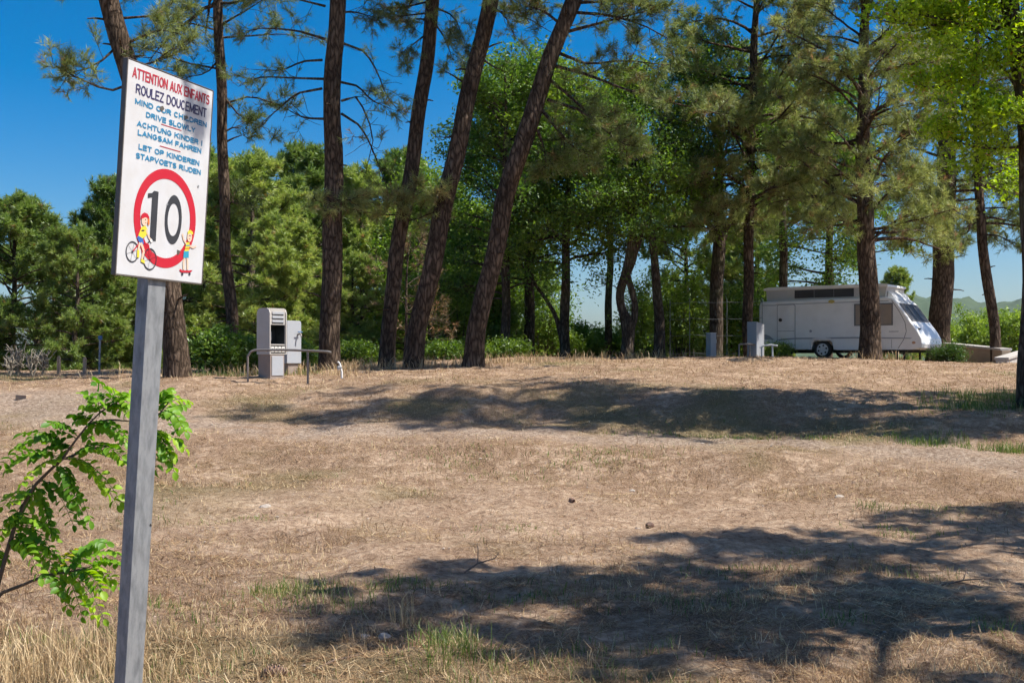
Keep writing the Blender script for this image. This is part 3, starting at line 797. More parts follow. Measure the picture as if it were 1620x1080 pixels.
plant(0, 20, 42, 308, 'rounded young pine at the far edge below open sky', sxy=1.15)
plant(2, 118, 40, 362, 'lower bushy pine next to the rounded edge pine', sxy=1.1)
plant(1, 178, 48, 285, 'pine showing past the board edge of the sign', sxy=0.95)
plant(0, -90, 40, 330, 'young pine partly outside the frame beside the rounded one', sxy=1.1)
plant(1, 225, 42, 395, 'low pine behind the galvanised sign post', sxy=1.1)
plant(2, 395, 44, 248, 'sunlit pine behind the slim dark trunk', sxy=1.15)
plant(0, 322, 50, 235, 'pine whose top shows beside the sign board corner', sxy=1.0)
plant(1, 478, 48, 232, 'tall young pine behind the upright trunk', sxy=1.0)
plant(2, 440, 40, 345, 'low sunlit pine behind the service cabinet', sxy=1.2)
plant(0, 575, 50, 262, 'pine between the upright trunk and the leaning trunks', sxy=1.0)
plant(1, 640, 54, 240, 'pine top seen between two leaning trunks', sxy=0.9)
plant(2, 560, 41, 400, 'small pine low between upright and leaning trunks', sxy=1.1)
plant(1, 60, 56, 345, 'pine filling the gap behind the rounded edge pine', sxy=1.2)
plant(2, 150, 58, 372, 'pine behind the low bushy pine', sxy=1.25)
plant(0, 270, 58, 300, 'pine farther back between sign post and slim trunk', sxy=1.2)
plant(2, 370, 60, 290, 'pine farther back behind the sunlit one', sxy=1.3)
plant(1, 520, 60, 310, 'pine farther back behind the upright trunk', sxy=1.3)
plant(2, 620, 60, 330, 'pine farther back behind the slimmest leaning trunk', sxy=1.3)
plant(0, 720, 60, 330, 'pine farther back behind the middle leaning trunk', sxy=1.2)
plant(1, 810, 58, 350, 'pine farther back behind the ivy-dark trunk', sxy=1.1)
plant(0, 1085, 46, 250, 'pine behind the forked tree and grey pedestal', sxy=0.85)
plant(2, 1200, 52, 300, 'pine far behind the large cabinet', sxy=0.8)
plant(1, 1418, 60, 425, 'small pine showing over the caravan front', sxy=0.8)
plant(1, 1095, 48, 470, 'thin young pine by the wire fence posts', sxy=0.6)

# dry brownish spray low between the leaning pines
T = Tree(); Y = 33.0
b = ground_at(640, Y)
T.trunk([b - [0, 0, .2], b + [0.05, 0, 1.5], b + [0.1, 0.1, 3.4]], [0.05, 0.04, 0.015], 8, 0.2)
T.whorls(b[2] + 0.8, b[2] + 3.3, 14, 1.2, el=(-0.1, 0.7), subs=7, tips=1, tint=0.35, bare=0.4)
T.finish('pine_tree', b, 'half-dead brownish young pine behind the leaning trunks', 'tree', 'dark_bark', T.needles(18, 0.16, 0.014, 0.2, 'needle_dry', b), BG)


# ------------------------------------------------------------------ bushes
def bush(px, Y, w_px, top_py, label, mat='leaf_shrub', tint=0.5, stems=16, K=6, size=0.07, name='bush', group=None, spread=0.13, tipn=3, base=None):
    T = Tree()
    b = ground_at(px, Y)
    h = EYE + (HZ - top_py) / F * Y - b[2]
    R = w_px / F * Y / 2
    for i in range(stems):
        a = rng.uniform(0, 6.28); rr = R * math.sqrt(rng.random())
        p0 = b + np.array([rr * 0.35 * math.cos(a), rr * 0.35 * math.sin(a), -0.05])
        hh = h * rng.uniform(0.55, 1.0) * (1 - 0.35 * (rr / R) ** 2)
        p1 = b + np.array([rr * math.cos(a), rr * math.sin(a), hh])
        mid = (p0 * 0.45 + p1 * 0.55) + np.array([rng.normal() * 0.08, rng.normal() * 0.08, 0.12 * hh])
        t = np.linspace(0, 1, 6)[:, None]
        q = (1 - t) ** 2 * p0 + 2 * t * (1 - t) * mid + t ** 2 * p1
        T.branch(q, 0.016, subs=8, sublen=min(0.5, 0.32 * h), start=0.15, tips=tipn, tint=tint, up=0.2, tw=0.16)
    T.wood.sticks(T.A, T.B, 0.004, 0.002)
    root = empty(name, b)
    link('stems', T.wood.mesh('stems', M['dark_bark'], True, b), root)
    link('foliage', T.leaves(K, size * 1.2, spread, mat, b, 0.55), root)
    return tag(root, label, 'bush', group)


TH = 'thicket bushes along the edge'
bush(345, 27, 60, 530, 'bright green bush at the foot of the slim pine', tint=0.65, size=0.085, group=TH)
bush(388, 27.5, 40, 540, 'small green bush just behind the service cabinet', tint=0.6, size=0.085, group=TH)
bush(470, 29, 36, 540, 'sunlit sprig bush behind the tap unit', tint=0.75, size=0.08, stems=9, group=TH)
bush(940, 47, 120, 515, 'rounded green bush below the sky gap', tint=0.7, size=0.1, group=TH, stems=26)
bush(1010, 50, 110, 530, 'green bush behind the twisted trunk', tint=0.6, size=0.1, group=TH, stems=22)
bush(1080, 47, 100, 525, 'green bush behind the wire fence', tint=0.65, size=0.1, group=TH, stems=22)
bush(1160, 48, 90, 530, 'green bush between the pedestal and the large cabinet', tint=0.65, size=0.1, group=TH, stems=20)
bush(880, 44, 90, 530, 'dark green bush beside the slender forked trunk', tint=0.4, size=0.1, group=TH, stems=20)
bush(1510, 52, 90, 488, 'olive bush behind the stout pine trunk', tint=0.85, size=0.11, group=TH, stems=28, mat='leaf_shrub')
bush(1570, 50, 110, 485, 'green bush behind the thin leaning pine', tint=0.85, size=0.11, group=TH, stems=30)
bush(1630, 48, 110, 472, 'taller green bush at the picture edge by the wall', tint=0.85, size=0.11, group=TH, stems=30)
bush(1535, 60, 40, 455, 'wispy sapling poking above the olive bush', tint=0.5, size=0.1, group=TH, stems=9)
bush(560, 34, 70, 545, 'olive undergrowth between upright and leaning trunks', tint=0.35, size=0.08, group=TH, stems=14)
bush(700, 34, 60, 548, 'undergrowth behind the middle leaning pine', tint=0.35, size=0.08, group=TH, stems=14)
bush(800, 33, 70, 545, 'low undergrowth at the foot of the grey-green trunk', tint=0.35, size=0.07, group=TH, stems=12)
for px_, Y_, w_, top_, lab_ in ((1075, 41, 90, 420, 'airy sapling between the curved trunk and the forked tree'), (1205, 44, 80, 400, 'airy sapling behind the caravan tail'), (1160, 46, 90, 440, 'thin sapling behind the large cabinet'), (720, 40, 100, 400, 'leafy sapling behind the middle leaning pine'), (860, 43, 90, 410, 'leafy sapling between two slender trunks'),
                                (1010, 44, 70, 430, 'airy sapling beside the twisted trunk'), (780, 38, 70, 450, 'dark leafy sapling by the ivy-dark trunk')):
    bush(px_, Y_, w_, top_, lab_, tint=0.72, size=0.095, group=TH, stems=15, K=5, spread=0.2, name='sapling')
bush(1225, 36.5, 40, 548, 'small bright weed clump under the caravan tail', tint=0.8, size=0.05, group=TH, stems=9)
bush(1500, 33.5, 38, 551, 'grey-green scrub clump at the caravan nose', tint=0.05, size=0.04, group=TH, stems=12)

# off-frame trees that shade the clearing
SH = 'trees beside the clearing, out of frame'


def shade_pine(x, y, h, z0, n, L, label, tint=0.45):
    T = Tree()
    b = np.array([x, y, hz(x, y)])
    T.trunk([b - [0, 0, .3], b + [0.1, 0.1, h * 0.5], b + [0.3, 0.1, h]], [0.26, 0.2, 0.05], 14, 0.3)
    T.whorls(b[2] + z0, b[2] + h * 0.97, n, L, el=(0.0, 0.8), subs=11, tips=3, tint=tint, up=0.2, shape=0.7)
    return T.finish('pine_tree', b, label, 'tree', 'pine_bark', T.needles(9, 0.22, 0.042, 0.2, 'needle', b), SH)


shade_pine(6.8, 5.9, 9.5, 4.6, 30, 3.1, 'pine out of frame that shades the near clearing')
shade_pine(9.6, 8.8, 10.0, 5.2, 20, 2.8, 'pine out of frame beside the bare track')
shade_pine(12.2, 17.8, 23.5, 13.6, 22, 3.0, 'tallest pine out of frame beside the bank')
shade_pine(14.6, 17.0, 11.8, 5.2, 34, 3.3, 'broad pine out of frame behind the tallest one')


# pine whose lowest limb throws a soft shadow on the corner of the board
T = Tree()
b = np.array([3.3, -1.5, hz(3.3, -1.5)])
T.trunk([b - [0, 0, .3], b + [0.1, 0.05, 5.0], b + [0.1, 0.05, 10.5]], [0.2, 0.15, 0.05], 14, 0.3)
T.whorls(8.0, 10.2, 18, 1.9, el=(0.1, 0.8), subs=10, tips=3, tint=0.45, up=0.2, az0=-1.0, az_w=1.0)
sd_ = np.array(to_sun)
c0_ = np.array([-1.02516, 3.36529, 2.13630]); s0_ = np.array([0.343, 0.939, -0.007]); t0_ = np.array([0.063, -0.015, 0.998])
sh = [c0_ + s0_ * a_ + t0_ * c_ + sd_ * 2.3 for a_, c_ in ((-0.06, 0.55), (0.02, 0.37), (0.06, 0.28), (0.11, 0.21), (0.135, 0.14))]
pt_, _r = T.at(9.0)
T.wood.tube([pt_, pt_ * 0.5 + sh[0] * 0.5 + [0, 0, 0.3]] + sh, [0.05, 0.03, 0.014, 0.012, 0.011, 0.009, 0.005], 6)
for q_ in [sh[2] + (sh[4] - sh[2]) * f_ + rng.normal(size=3) * 0.012 for f_ in np.linspace(0.3, 1.0, 22)]:
    T.tp.append(q_); T.td.append(unit(sh[4] - sh[3] + rng.normal(size=3) * 0.3)); T.tt.append(0.4)
T.finish('pine_tree', b, 'pine out of frame whose limb shades the sign corner', 'tree', 'pine_bark', T.needles(16, 0.055, 0.007, 0.08, 'needle', b), SH)


# ------------------------------------------------------------------ sign on its post
PC = np.array([-1.02516, 3.36529, 2.13630])
SV = np.array([0.34305, 0.93929, -0.00723]); TV = np.array([0.06312, -0.01538, 0.99789])
SV /= np.linalg.norm(SV); TV -= SV * SV.dot(TV); TV /= np.linalg.norm(TV)
NV = np.cross(SV, TV)
foot = PC - TV * ((PC[2] - hz(PC[0], PC[1]) + 0.02) / TV[2])
sign = empty('road_sign', foot)
sign.matrix_world = Matrix(((SV[0], -NV[0], TV[0], foot[0]), (SV[1], -NV[1], TV[1], foot[1]), (SV[2], -NV[2], TV[2], foot[2]), (0, 0, 0, 1)))
# local axes: x across the board, y backwards, z up the post
ZC = float((PC - foot).dot(TV))
tag(sign, 'white speed limit 10 sign board on a leaning galvanised post', 'sign')
M['sign_white'] = worn('sign_white', (0.60, 0.60, 0.61), 0.4, (0.44, 0.39, 0.33), 0.4, 9, bump=0.02)
M['sign_edge'] = worn('sign_edge', (0.16, 0.14, 0.12), 0.5, (0.08, 0.06, 0.05), 0.5, 20, metal=0.4)
M['sign_red'] = worn('sign_red', (0.52, 0.012, 0.03), 0.4, (0.4, 0.05, 0.05), 0.2, 12, bump=0.0)
M['text_red'] = worn('text_red', (0.42, 0.02, 0.04), 0.5, (0.4, 0.12, 0.12), 0.3, 30, bump=0.0)
M['text_navy'] = worn('text_navy', (0.035, 0.03, 0.10), 0.5, (0.1, 0.1, 0.2), 0.3, 30, bump=0.0)
M['text_blue'] = worn('text_blue', (0.02, 0.20, 0.38), 0.5, (0.1, 0.26, 0.4), 0.3, 30, bump=0.0)
M['text_grey'] = worn('text_grey', (0.035, 0.036, 0.042), 0.5, (0.06, 0.06, 0.065), 0.4, 20, bump=0.0)
M['galv'] = worn('galvanised_steel', (0.32, 0.33, 0.34), 0.5, (0.12, 0.13, 0.14), 1.0, 11, metal=0.35, bump=0.08, stretch=(3.2, 3.2, 1.1))
M['dark'] = worn('dark_rubber', (0.02, 0.02, 0.022), 0.6, (0.05, 0.045, 0.04), 0.4, 10)
for nm, c in dict(print_yellow=(0.75, 0.6, 0.05), print_skin=(0.75, 0.52, 0.38), print_blue=(0.04, 0.13, 0.42), print_black=(0.03, 0.03, 0.04), print_orange=(0.7, 0.2, 0.04), print_teal=(0.03, 0.3, 0.45), print_white=(0.75, 0.73, 0.7)).items():
    M[nm] = worn(nm, c, 0.45, tuple(x * 0.7 for x in c), 0.2, 20, bump=0.0)

# post: channel section with rounded edges, and its cap
bm = box_bm(-0.045, 0.037, 0.004, 0.044, -0.4, ZC + 0.24)
link('post', bm_mesh('post', bm, M['galv'], bevel=0.0035, seg=2), sign)
link('bolt_hole', bm_mesh('bolt_hole', disc_bm(0.004, 0.0025, 0.0046, 12, cx=0.030, cz=ZC - 1.035), M['dark']), sign)
board = link('board', bm_mesh('board', box_bm(-0.2, 0.2, -0.006, 0.0, ZC - 0.3, ZC + 0.3), M['sign_white'], bevel=0.0015, seg=1), sign)
for nm, a in (('edge_trim', (-0.2045, -0.2003, -0.008, 0.008, ZC - 0.302, ZC + 0.302)), ('edge_trim', (0.2003, 0.2035, -0.007, 0.008, ZC - 0.302, ZC + 0.302)), ('edge_trim', (-0.2, 0.2, -0.007, 0.008, ZC - 0.3035, ZC - 0.3005)), ('edge_trim', (-0.2, 0.2, -0.007, 0.008, ZC + 0.3005, ZC + 0.3035))):
    box(nm, *a, M['sign_edge'], sign, bevel=0.0006, seg=1)
for z in (0.12, -0.16):
    box('clamp', -0.055, 0.047, 0.002, 0.0475, ZC + z - 0.02, ZC + z + 0.02, M['galv'], sign, bevel=0.002)


def arc(cx, cy, rx, ry, a0, a1, k=7):
    return [(cx + rx * math.cos(math.radians(a)), cy + ry * math.sin(math.radians(a))) for a in np.linspace(a0, a1, k)]


GLYPH = {
    'A': (0.95, [[(0, 0), (0.5, 1), (1, 0)], [(0.2, 0.32), (0.8, 0.32)]]), 'B': (0.8, []), 'C': (0.9, [arc(0.5, 0.5, 0.5, 0.5, 45, 315, 11)]),
    'D': (0.9, [[(0, 0), (0, 1)] + arc(0.45, 0.5, 0.55, 0.5, 90, -90, 9) + [(0, 0)]]), 'E': (0.75, [[(1, 1), (0, 1), (0, 0), (1, 0)], [(0, 0.52), (0.9, 0.52)]]),
    'F': (0.72, [[(1, 1), (0, 1), (0, 0)], [(0, 0.5), (0.85, 0.5)]]), 'G': (0.95, [arc(0.5, 0.5, 0.5, 0.5, 45, 340, 11) + [(0.97, 0.48), (0.58, 0.48)]]),
    'H': (0.88, [[(0, 0), (0, 1)], [(1, 0), (1, 1)], [(0, 0.52), (1, 0.52)]]), 'I': (0.16, [[(0.5, 0), (0.5, 1)]]), 'J': (0.65, [[(1, 1), (1, 0.3)] + arc(0.5, 0.3, 0.5, 0.3, 0, -180, 7)]),
    'K': (0.88, [[(0, 0), (0, 1)], [(1, 1), (0.08, 0.42)], [(0.35, 0.6), (1, 0)]]), 'L': (0.7, [[(0, 1), (0, 0), (1, 0)]]), 'M': (1.05, [[(0, 0), (0, 1), (0.5, 0.1), (1, 1), (1, 0)]]),
    'N': (0.88, [[(0, 0), (0, 1), (1, 0), (1, 1)]]), 'O': (0.98, [arc(0.5, 0.5, 0.5, 0.5, 0, 360, 17)]), 'P': (0.8, [[(0, 0), (0, 1)] + arc(0.6, 0.74, 0.4, 0.26, 90, -90, 7) + [(0, 0.48)]]),
    'R': (0.88, [[(0, 0), (0, 1)] + arc(0.6, 0.75, 0.4, 0.25, 90, -90, 7) + [(0, 0.5)], [(0.55, 0.5), (1, 0)]]),
    'S': (0.82, [arc(0.5, 0.76, 0.48, 0.24, 25, 270, 9) + arc(0.5, 0.25, 0.5, 0.26, 90, -155, 10)[1:]]), 'T': (0.8, [[(0, 1), (1, 1)], [(0.5, 1), (0.5, 0)]]),
    'U': (0.88, [[(0, 1), (0, 0.4)] + arc(0.5, 0.4, 0.5, 0.4, 180, 360, 9) + [(1, 1)]]), 'V': (0.9, [[(0, 1), (0.5, 0), (1, 1)]]), 'W': (1.3, [[(0, 1), (0.25, 0), (0.5, 0.95), (0.75, 0), (1, 1)]]),
    'X': (0.88, [[(0, 0), (1, 1)], [(0, 1), (1, 0)]]), 'Y': (0.85, [[(0, 1), (0.5, 0.45), (1, 1)], [(0.5, 0.45), (0.5, 0)]]), 'Z': (0.82, [[(0, 1), (1, 1), (0, 0), (1, 0)]]), '!': (0.16, [[(0.5, 1), (0.5, 0.36)], [(0.5, 0.12), (0.5, 0)]]),
}


def text(body, x0, x1, zb, cap, mat, weight=0.22, y=-0.0068, wx=None):
    """one line of bold block capitals as flat print on the board, drawn stroke by stroke"""
    gap, word = 0.34, 0.62
    tot = sum(word if c == ' ' else GLYPH[c][0] + gap for c in body) - gap
    sw = cap * weight                              # stroke weight
    kx = (x1 - x0 - sw) / tot
    vs, fs = [], []
    x = x0 + sw / 2; yy = y
    for c in body:
        if c == ' ': x += word * kx; continue
        w, strokes = GLYPH[c]
        for st in strokes:
            P = np.array([(x + px_ * w * kx, zb + sw / 2 + pz_ * (cap - sw)) for px_, pz_ in st])
            closed = np.linalg.norm(P[0] - P[-1]) < 1e-6
            for k in range(len(P) - 1):
                a, b_ = P[k], P[k + 1]
                d = b_ - a; ln = np.linalg.norm(d)
                if ln < 1e-7: continue
                d = d / ln; nn = np.array([-d[1], d[0]]) * sw / 2
                e0 = d * sw * (0.5 if k == 0 and len(P) == 2 else 0.42); e1 = d * sw * (0.5 if k == len(P) - 2 and len(P) == 2 else 0.42)
                if len(P) > 7: e0 = e0 * 0.3; e1 = e1 * 0.3
                n0 = len(vs)
                for p_ in (a + nn - e0, b_ + nn + e1, b_ - nn + e1, a - nn - e0): vs.append((p_[0], yy, ZC + p_[1]))
                fs.append((n0, n0 + 1, n0 + 2, n0 + 3)); yy -= 0.000012
            yy -= 0.000012
        yy = y
        x += (w + gap) * kx
    me = bpy.data.meshes.new('lettering'); me.from_pydata(vs, [], fs); me.materials.append(mat)
    return link('lettering', me, board)


text('ATTENTION AUX ENFANTS', -0.180, 0.184, 0.2535, 0.030, M['text_red'], 0.165)
text('ROULEZ DOUCEMENT', -0.162, 0.172, 0.2115, 0.029, M['text_navy'], 0.165)
text('MIND OUR CHILDREN', -0.162, 0.177, 0.1823, 0.0168, M['text_blue'], 0.26)
text('DRIVE SLOWLY', -0.112, 0.121, 0.1548, 0.0168, M['text_blue'], 0.26)
text('ACHTUNG KINDER !', -0.149, 0.161, 0.1223, 0.0168, M['text_blue'], 0.26)
text('LANGSAM FAHREN', -0.143, 0.157, 0.0978, 0.0168, M['text_blue'], 0.26)
text('LET OP KINDEREN', -0.136, 0.151, 0.0588, 0.0168, M['text_blue'], 0.26)
text('STAPVOETS RIJDEN', -0.146, 0.161, 0.0323, 0.0168, M['text_blue'], 0.26)


def flat(name, pts, mat, y):
    """flat print: a polygon in board coordinates"""
    me = bpy.data.meshes.new(name)
    me.from_pydata([(p[0], y, ZC + p[1]) for p in pts], [], [list(range(len(pts)))])
    me.materials.append(mat)
    return link(name, me, board)


def ell(cx, cz, rx, rz, k=20, rot=0.0):
    return [(cx + rx * math.cos(a) * math.cos(rot) - rz * math.sin(a) * math.sin(rot), cz + rx * math.cos(a) * math.sin(rot) + rz * math.sin(a) * math.cos(rot)) for a in np.linspace(0, 2 * math.pi, k, endpoint=False)]


def ring(name, cx, cz, r, ri, mat, y, k=64, asp=1.0):
    o = [(cx + r * asp * math.cos(a), y, ZC + cz + r * math.sin(a)) for a in np.linspace(0, 2 * math.pi, k, endpoint=False)]
    i = [(cx + ri * asp * math.cos(a) if ri else cx, y, ZC + cz + ri * math.sin(a)) for a in np.linspace(0, 2 * math.pi, k, endpoint=False)]
    me = bpy.data.meshes.new(name)
    me.from_pydata(o + i, [], [(j, (j + 1) % k, k + (j + 1) % k, k + j) for j in range(k)])
    me.materials.append(mat)
    return link(name, me, board)


def line(name, pts, w, mat, y):
    vs, fs = [], []
    for (a, b_) in zip(pts[:-1], pts[1:]):
        d = np.array(b_) - np.array(a); d = d / (np.linalg.norm(d) + 1e-9); nn = np.array([-d[1], d[0]]) * w / 2
        n0 = len(vs)
        for p in (np.array(a) + nn, np.array(b_) + nn, np.array(b_) - nn, np.array(a) - nn): vs.append((p[0], y, ZC + p[1]))
        fs.append((n0, n0 + 1, n0 + 2, n0 + 3)); y -= 0.00003
    me = bpy.data.meshes.new(name); me.from_pydata(vs, [], fs); me.materials.append(mat)
    return link(name, me, board)


line('divider', [(-0.042, 0.1495), (0.054, 0.1495)], 0.0024, M['text_red'], -0.0068)
line('divider', [(-0.043, 0.0860), (0.055, 0.0860)], 0.0024, M['text_red'], -0.0068)
ring('red_ring', 0.005, -0.1205, 0.1455, 0.1165, M['sign_red'], -0.0067, 96)
flat('numeral', [(-0.083, -0.058), (-0.083, -0.072), (-0.064, -0.067), (-0.064, -0.192), (-0.036, -0.192), (-0.036, -0.047), (-0.056, -0.047), (-0.066, -0.055)], M['text_grey'], -0.0068)
ring('numeral', 0.040, -0.1195, 0.0735, 0.0485, M['text_grey'], -0.0068, 48, 0.55)
# cycling child and skating child, generic flat figures
Yp = -0.0074
ring('bicycle_wheel', -0.137, -0.232, 0.030, 0.0265, M['print_black'], Yp, 30, 0.95)
ring('bicycle_wheel', -0.058, -0.246, 0.032, 0.0282, M['print_black'], Yp, 30, 0.95)
line('bicycle_frame', [(-0.137, -0.232), (-0.103, -0.198), (-0.068, -0.205), (-0.092, -0.238), (-0.103, -0.198)], 0.0042, M['sign_red'], Yp - 0.0001)
line('bicycle_frame', [(-0.068, -0.205), (-0.058, -0.246)], 0.0042, M['sign_red'], Yp - 0.0003)
line('handlebar', [(-0.072, -0.200), (-0.062, -0.192), (-0.055, -0.198)], 0.004, M['print_black'], Yp - 0.0003)
ch = flat('cyclist', [(-0.118, -0.186), (-0.105, -0.158), (-0.088, -0.152), (-0.076, -0.163), (-0.082, -0.180), (-0.096, -0.190)], M['print_yellow'], Yp - 0.0006)
flat('cyclist_shorts', [(-0.122, -0.190), (-0.117, -0.184), (-0.095, -0.190), (-0.090, -0.205), (-0.108, -0.206)], M['print_blue'], Yp - 0.0007)
line('cyclist_leg', [(-0.103, -0.203), (-0.088, -0.225), (-0.095, -0.250)], 0.009, M['print_skin'], Yp - 0.0008)
line('cyclist_sock', [(-0.113, -0.225), (-0.112, -0.246)], 0.010, M['print_yellow'], Yp - 0.0009)
line('cyclist_shoe', [(-0.098, -0.252), (-0.082, -0.257)], 0.009, M['print_yellow'], Yp - 0.0009)
line('cyclist_arm', [(-0.083, -0.163), (-0.070, -0.183), (-0.058, -0.193)], 0.0065, M['print_skin'], Yp - 0.0009)
flat('cyclist_face', ell(-0.093, -0.138, 0.013, 0.015), M['print_skin'], Yp - 0.0009)
flat('cyclist_helmet', [(-0.110, -0.136), (-0.108, -0.122), (-0.096, -0.115), (-0.082, -0.117), (-0.073, -0.126), (-0.075, -0.131), (-0.090, -0.128)], M['sign_red'], Yp - 0.0011)
flat('cyclist_hair', [(-0.080, -0.131), (-0.072, -0.129), (-0.070, -0.146), (-0.077, -0.150)], M['print_orange'], Yp - 0.0010)
flat('skateboard', [(0.082, -0.267), (0.092, -0.273), (0.136, -0.270), (0.148, -0.262), (0.140, -0.262), (0.128, -0.264), (0.096, -0.266), (0.086, -0.262)], M['sign_red'], Yp)
flat('skateboard_wheel', ell(0.098, -0.277, 0.005, 0.005, 12), M['print_black'], Yp - 0.0001)
flat('skateboard_wheel', ell(0.134, -0.274, 0.005, 0.005, 12), M['print_black'], Yp - 0.0001)
line('skater_leg', [(0.105, -0.222), (0.100, -0.243), (0.103, -0.263)], 0.008, M['print_skin'], Yp - 0.0003)
line('skater_leg', [(0.116, -0.222), (0.120, -0.243), (0.122, -0.262)], 0.008, M['print_skin'], Yp - 0.0004)
flat('skater_shorts', [(0.098, -0.206), (0.122, -0.204), (0.124, -0.226), (0.097, -0.228)], M['print_teal'], Yp - 0.0006)
flat('skater_vest', [(0.101, -0.208), (0.107, -0.180), (0.122, -0.178), (0.126, -0.190), (0.121, -0.205)], M['print_yellow'], Yp - 0.0007)
line('skater_arm', [(0.107, -0.184), (0.093, -0.172), (0.086, -0.155)], 0.0055, M['print_skin'], Yp - 0.0008)
line('skater_arm', [(0.124, -0.188), (0.143, -0.193), (0.158, -0.186)], 0.0055, M['print_skin'], Yp - 0.0008)
flat('skater_face', ell(0.122, -0.162, 0.012, 0.015), M['print_skin'], Yp - 0.0009)
flat('skater_cap', [(0.111, -0.155), (0.113, -0.144), (0.124, -0.140), (0.136, -0.145), (0.139, -0.153), (0.125, -0.151)], M['print_yellow'], Yp - 0.0010)
for (cx, cz) in ((-0.090, -0.135), (0.120, -0.158), (0.126, -0.158)):
    flat('eye', ell(cx, cz, 0.0017, 0.0022, 8), M['print_black'], Yp - 0.0014)
line('mouth', [(-0.090, -0.144), (-0.086, -0.143)], 0.0014, M['sign_red'], Yp - 0.0014)
line('mouth', [(0.118, -0.168), (0.124, -0.168)], 0.0016, M['sign_red'], Yp - 0.0014)
line('vest_stripe', [(0.103, -0.199), (0.124, -0.196)], 0.0035, M['print_orange'], Yp - 0.0012)
line('vest_stripe', [(0.105, -0.190), (0.125, -0.187)], 0.003, M['print_teal'], Yp - 0.0012)
line('shirt_mark', [(-0.104, -0.168), (-0.092, -0.166)], 0.0035, M['print_black'], Yp - 0.0012)
for cx, cz, r_ in ((-0.137, -0.232, 0.0265), (-0.058, -0.246, 0.0282)):
    for a_ in (0.3, 1.35, 2.4):
        line('spoke', [(cx - r_ * 0.95 * math.cos(a_), cz - r_ * math.sin(a_)), (cx + r_ * 0.95 * math.cos(a_), cz + r_ * math.sin(a_))], 0.0008, M['print_black'], Yp + 0.0002)
    flat('wheel_hub', ell(cx, cz, 0.004, 0.004, 10), M['print_black'], Yp - 0.0002)
line('cyclist_leg', [(-0.108, -0.203), (-0.113, -0.225)], 0.008, M['print_skin'], Yp - 0.00075)
line('glove', [(-0.062, -0.189), (-0.055, -0.195)], 0.009, M['print_white'], Yp - 0.0011)
# worn holes and fixings
for (cx, cz, r) in ((0.0075, -0.078, 0.0035), (0.152, -0.003, 0.004)):
    flat('rivet', ell(cx, cz, r, r, 12), M['galv'], Yp)
flat('chip', [(0.066, -0.206), (0.083, -0.209), (0.079, -0.216), (0.069, -0.224)], M['sign_edge'], Yp)
flat('chip', [(-0.052, 0.199), (-0.040, 0.203), (-0.032, 0.196), (-0.043, 0.186), (-0.053, 0.189)], M['sign_edge'], Yp)
flat('chip', [(0.062, 0.196), (0.078, 0.199), (0.082, 0.192), (0.066, 0.183)], M['sign_edge'], Yp)

# ------------------------------------------------------------------ caravan
M['van_white'] = worn('caravan_white', (0.82, 0.815, 0.79), 0.35, (0.5, 0.47, 0.42), 0.3, 2.0, bump=0.01)
M['van_panel'] = worn('caravan_panel', (0.80, 0.795, 0.775), 0.4, (0.5, 0.47, 0.42), 0.35, 2.5, bump=0.015)
M['van_grey'] = worn('caravan_grey', (0.33, 0.34, 0.36), 0.45, (0.25, 0.25, 0.25), 0.4, 4)
M['seam'] = worn('caravan_seam', (0.16, 0.16, 0.16), 0.6, (0.1, 0.1, 0.1), 0.3, 6)
M['canvas'] = worn('roof_canvas', (0.55, 0.54, 0.51), 0.8, (0.4, 0.38, 0.34), 0.4, 3, bump=0.1)
M['tint_glass'] = worn('tinted_glass', (0.035, 0.034, 0.034), 0.55, (0.1, 0.09, 0.08), 0.3, 3, bump=0.0)
M['blind'] = worn('brown_blind', (0.30, 0.23, 0.17), 0.3, (0.2, 0.15, 0.11), 0.4, 3, bump=0.0)
M['tyre'] = worn('tyre_rubber', (0.022, 0.021, 0.02), 0.8, (0.12, 0.09, 0.07), 0.5, 10)
M['rim'] = worn('wheel_rim', (0.62, 0.62, 0.62), 0.35, (0.3, 0.27, 0.24), 0.4, 10, metal=0.2)
M['amber'] = worn('amber_lamp', (0.55, 0.42, 0.10), 0.25, (0.4, 0.28, 0.1), 0.3, 10)
M['orange_mark'] = worn('rust_mark', (0.50, 0.27, 0.14), 0.5, (0.4, 0.3, 0.2), 0.4, 30)
yaw = math.radians(-36)
VL = 5.2
Yv = 35.6
p_mid = np.array([(1325 - CX) / F * Yv, Yv])
dvec = np.array([math.cos(yaw), math.sin(yaw)])
svec = np.array([math.sin(yaw), -math.cos(yaw)])   # towards the camera side
p0v = p_mid - dvec * 2.6 - svec * 1.0
zv = EYE + (HZ - 566) / F * 35.0
van = empty('caravan', (p0v[0], p0v[1], zv), (0, 0, yaw))
tag(van, 'white touring caravan with raised pop-top roof parked under the pines', 'caravan')
S = -1.05    # y of the side that faces the camera
prof = [(0, 0.27), (0.0, 1.70), (0.03, 1.79), (0.12, 1.83), (4.12, 1.86), (4.30, 1.82), (4.47, 1.66), (4.86, 1.10), (5.08, 0.80), (5.19, 0.60), (5.22, 0.42), (5.18, 0.30), (5.05, 0.25), (2.60, 0.25), (2.48, 0.27), (2.44, 0.47), (2.38, 0.53), (1.86, 0.53), (1.80, 0.47), (1.76, 0.27)]
bm = prism_bm(prof, -1.05, 1.05)
eds = [e for e in bm.edges if abs(e.verts[0].co.y - e.verts[1].co.y) < 1e-6 and max(e.verts[0].co.z, e.verts[1].co.z) > 0.3]
bmesh.ops.bevel(bm, geom=eds, offset=0.055, segments=3, profile=0.6, affect='EDGES', clamp_overlap=True)
body = link('body', bm_mesh('body', bm, M['van_white'], smooth=False), van)


def sidepanel(name, pts, mat, y, parent=van, th=0.004):
    bm = prism_bm(pts, y - th, y + 0.001)
    return link(name, bm_mesh(name, bm, mat), parent)


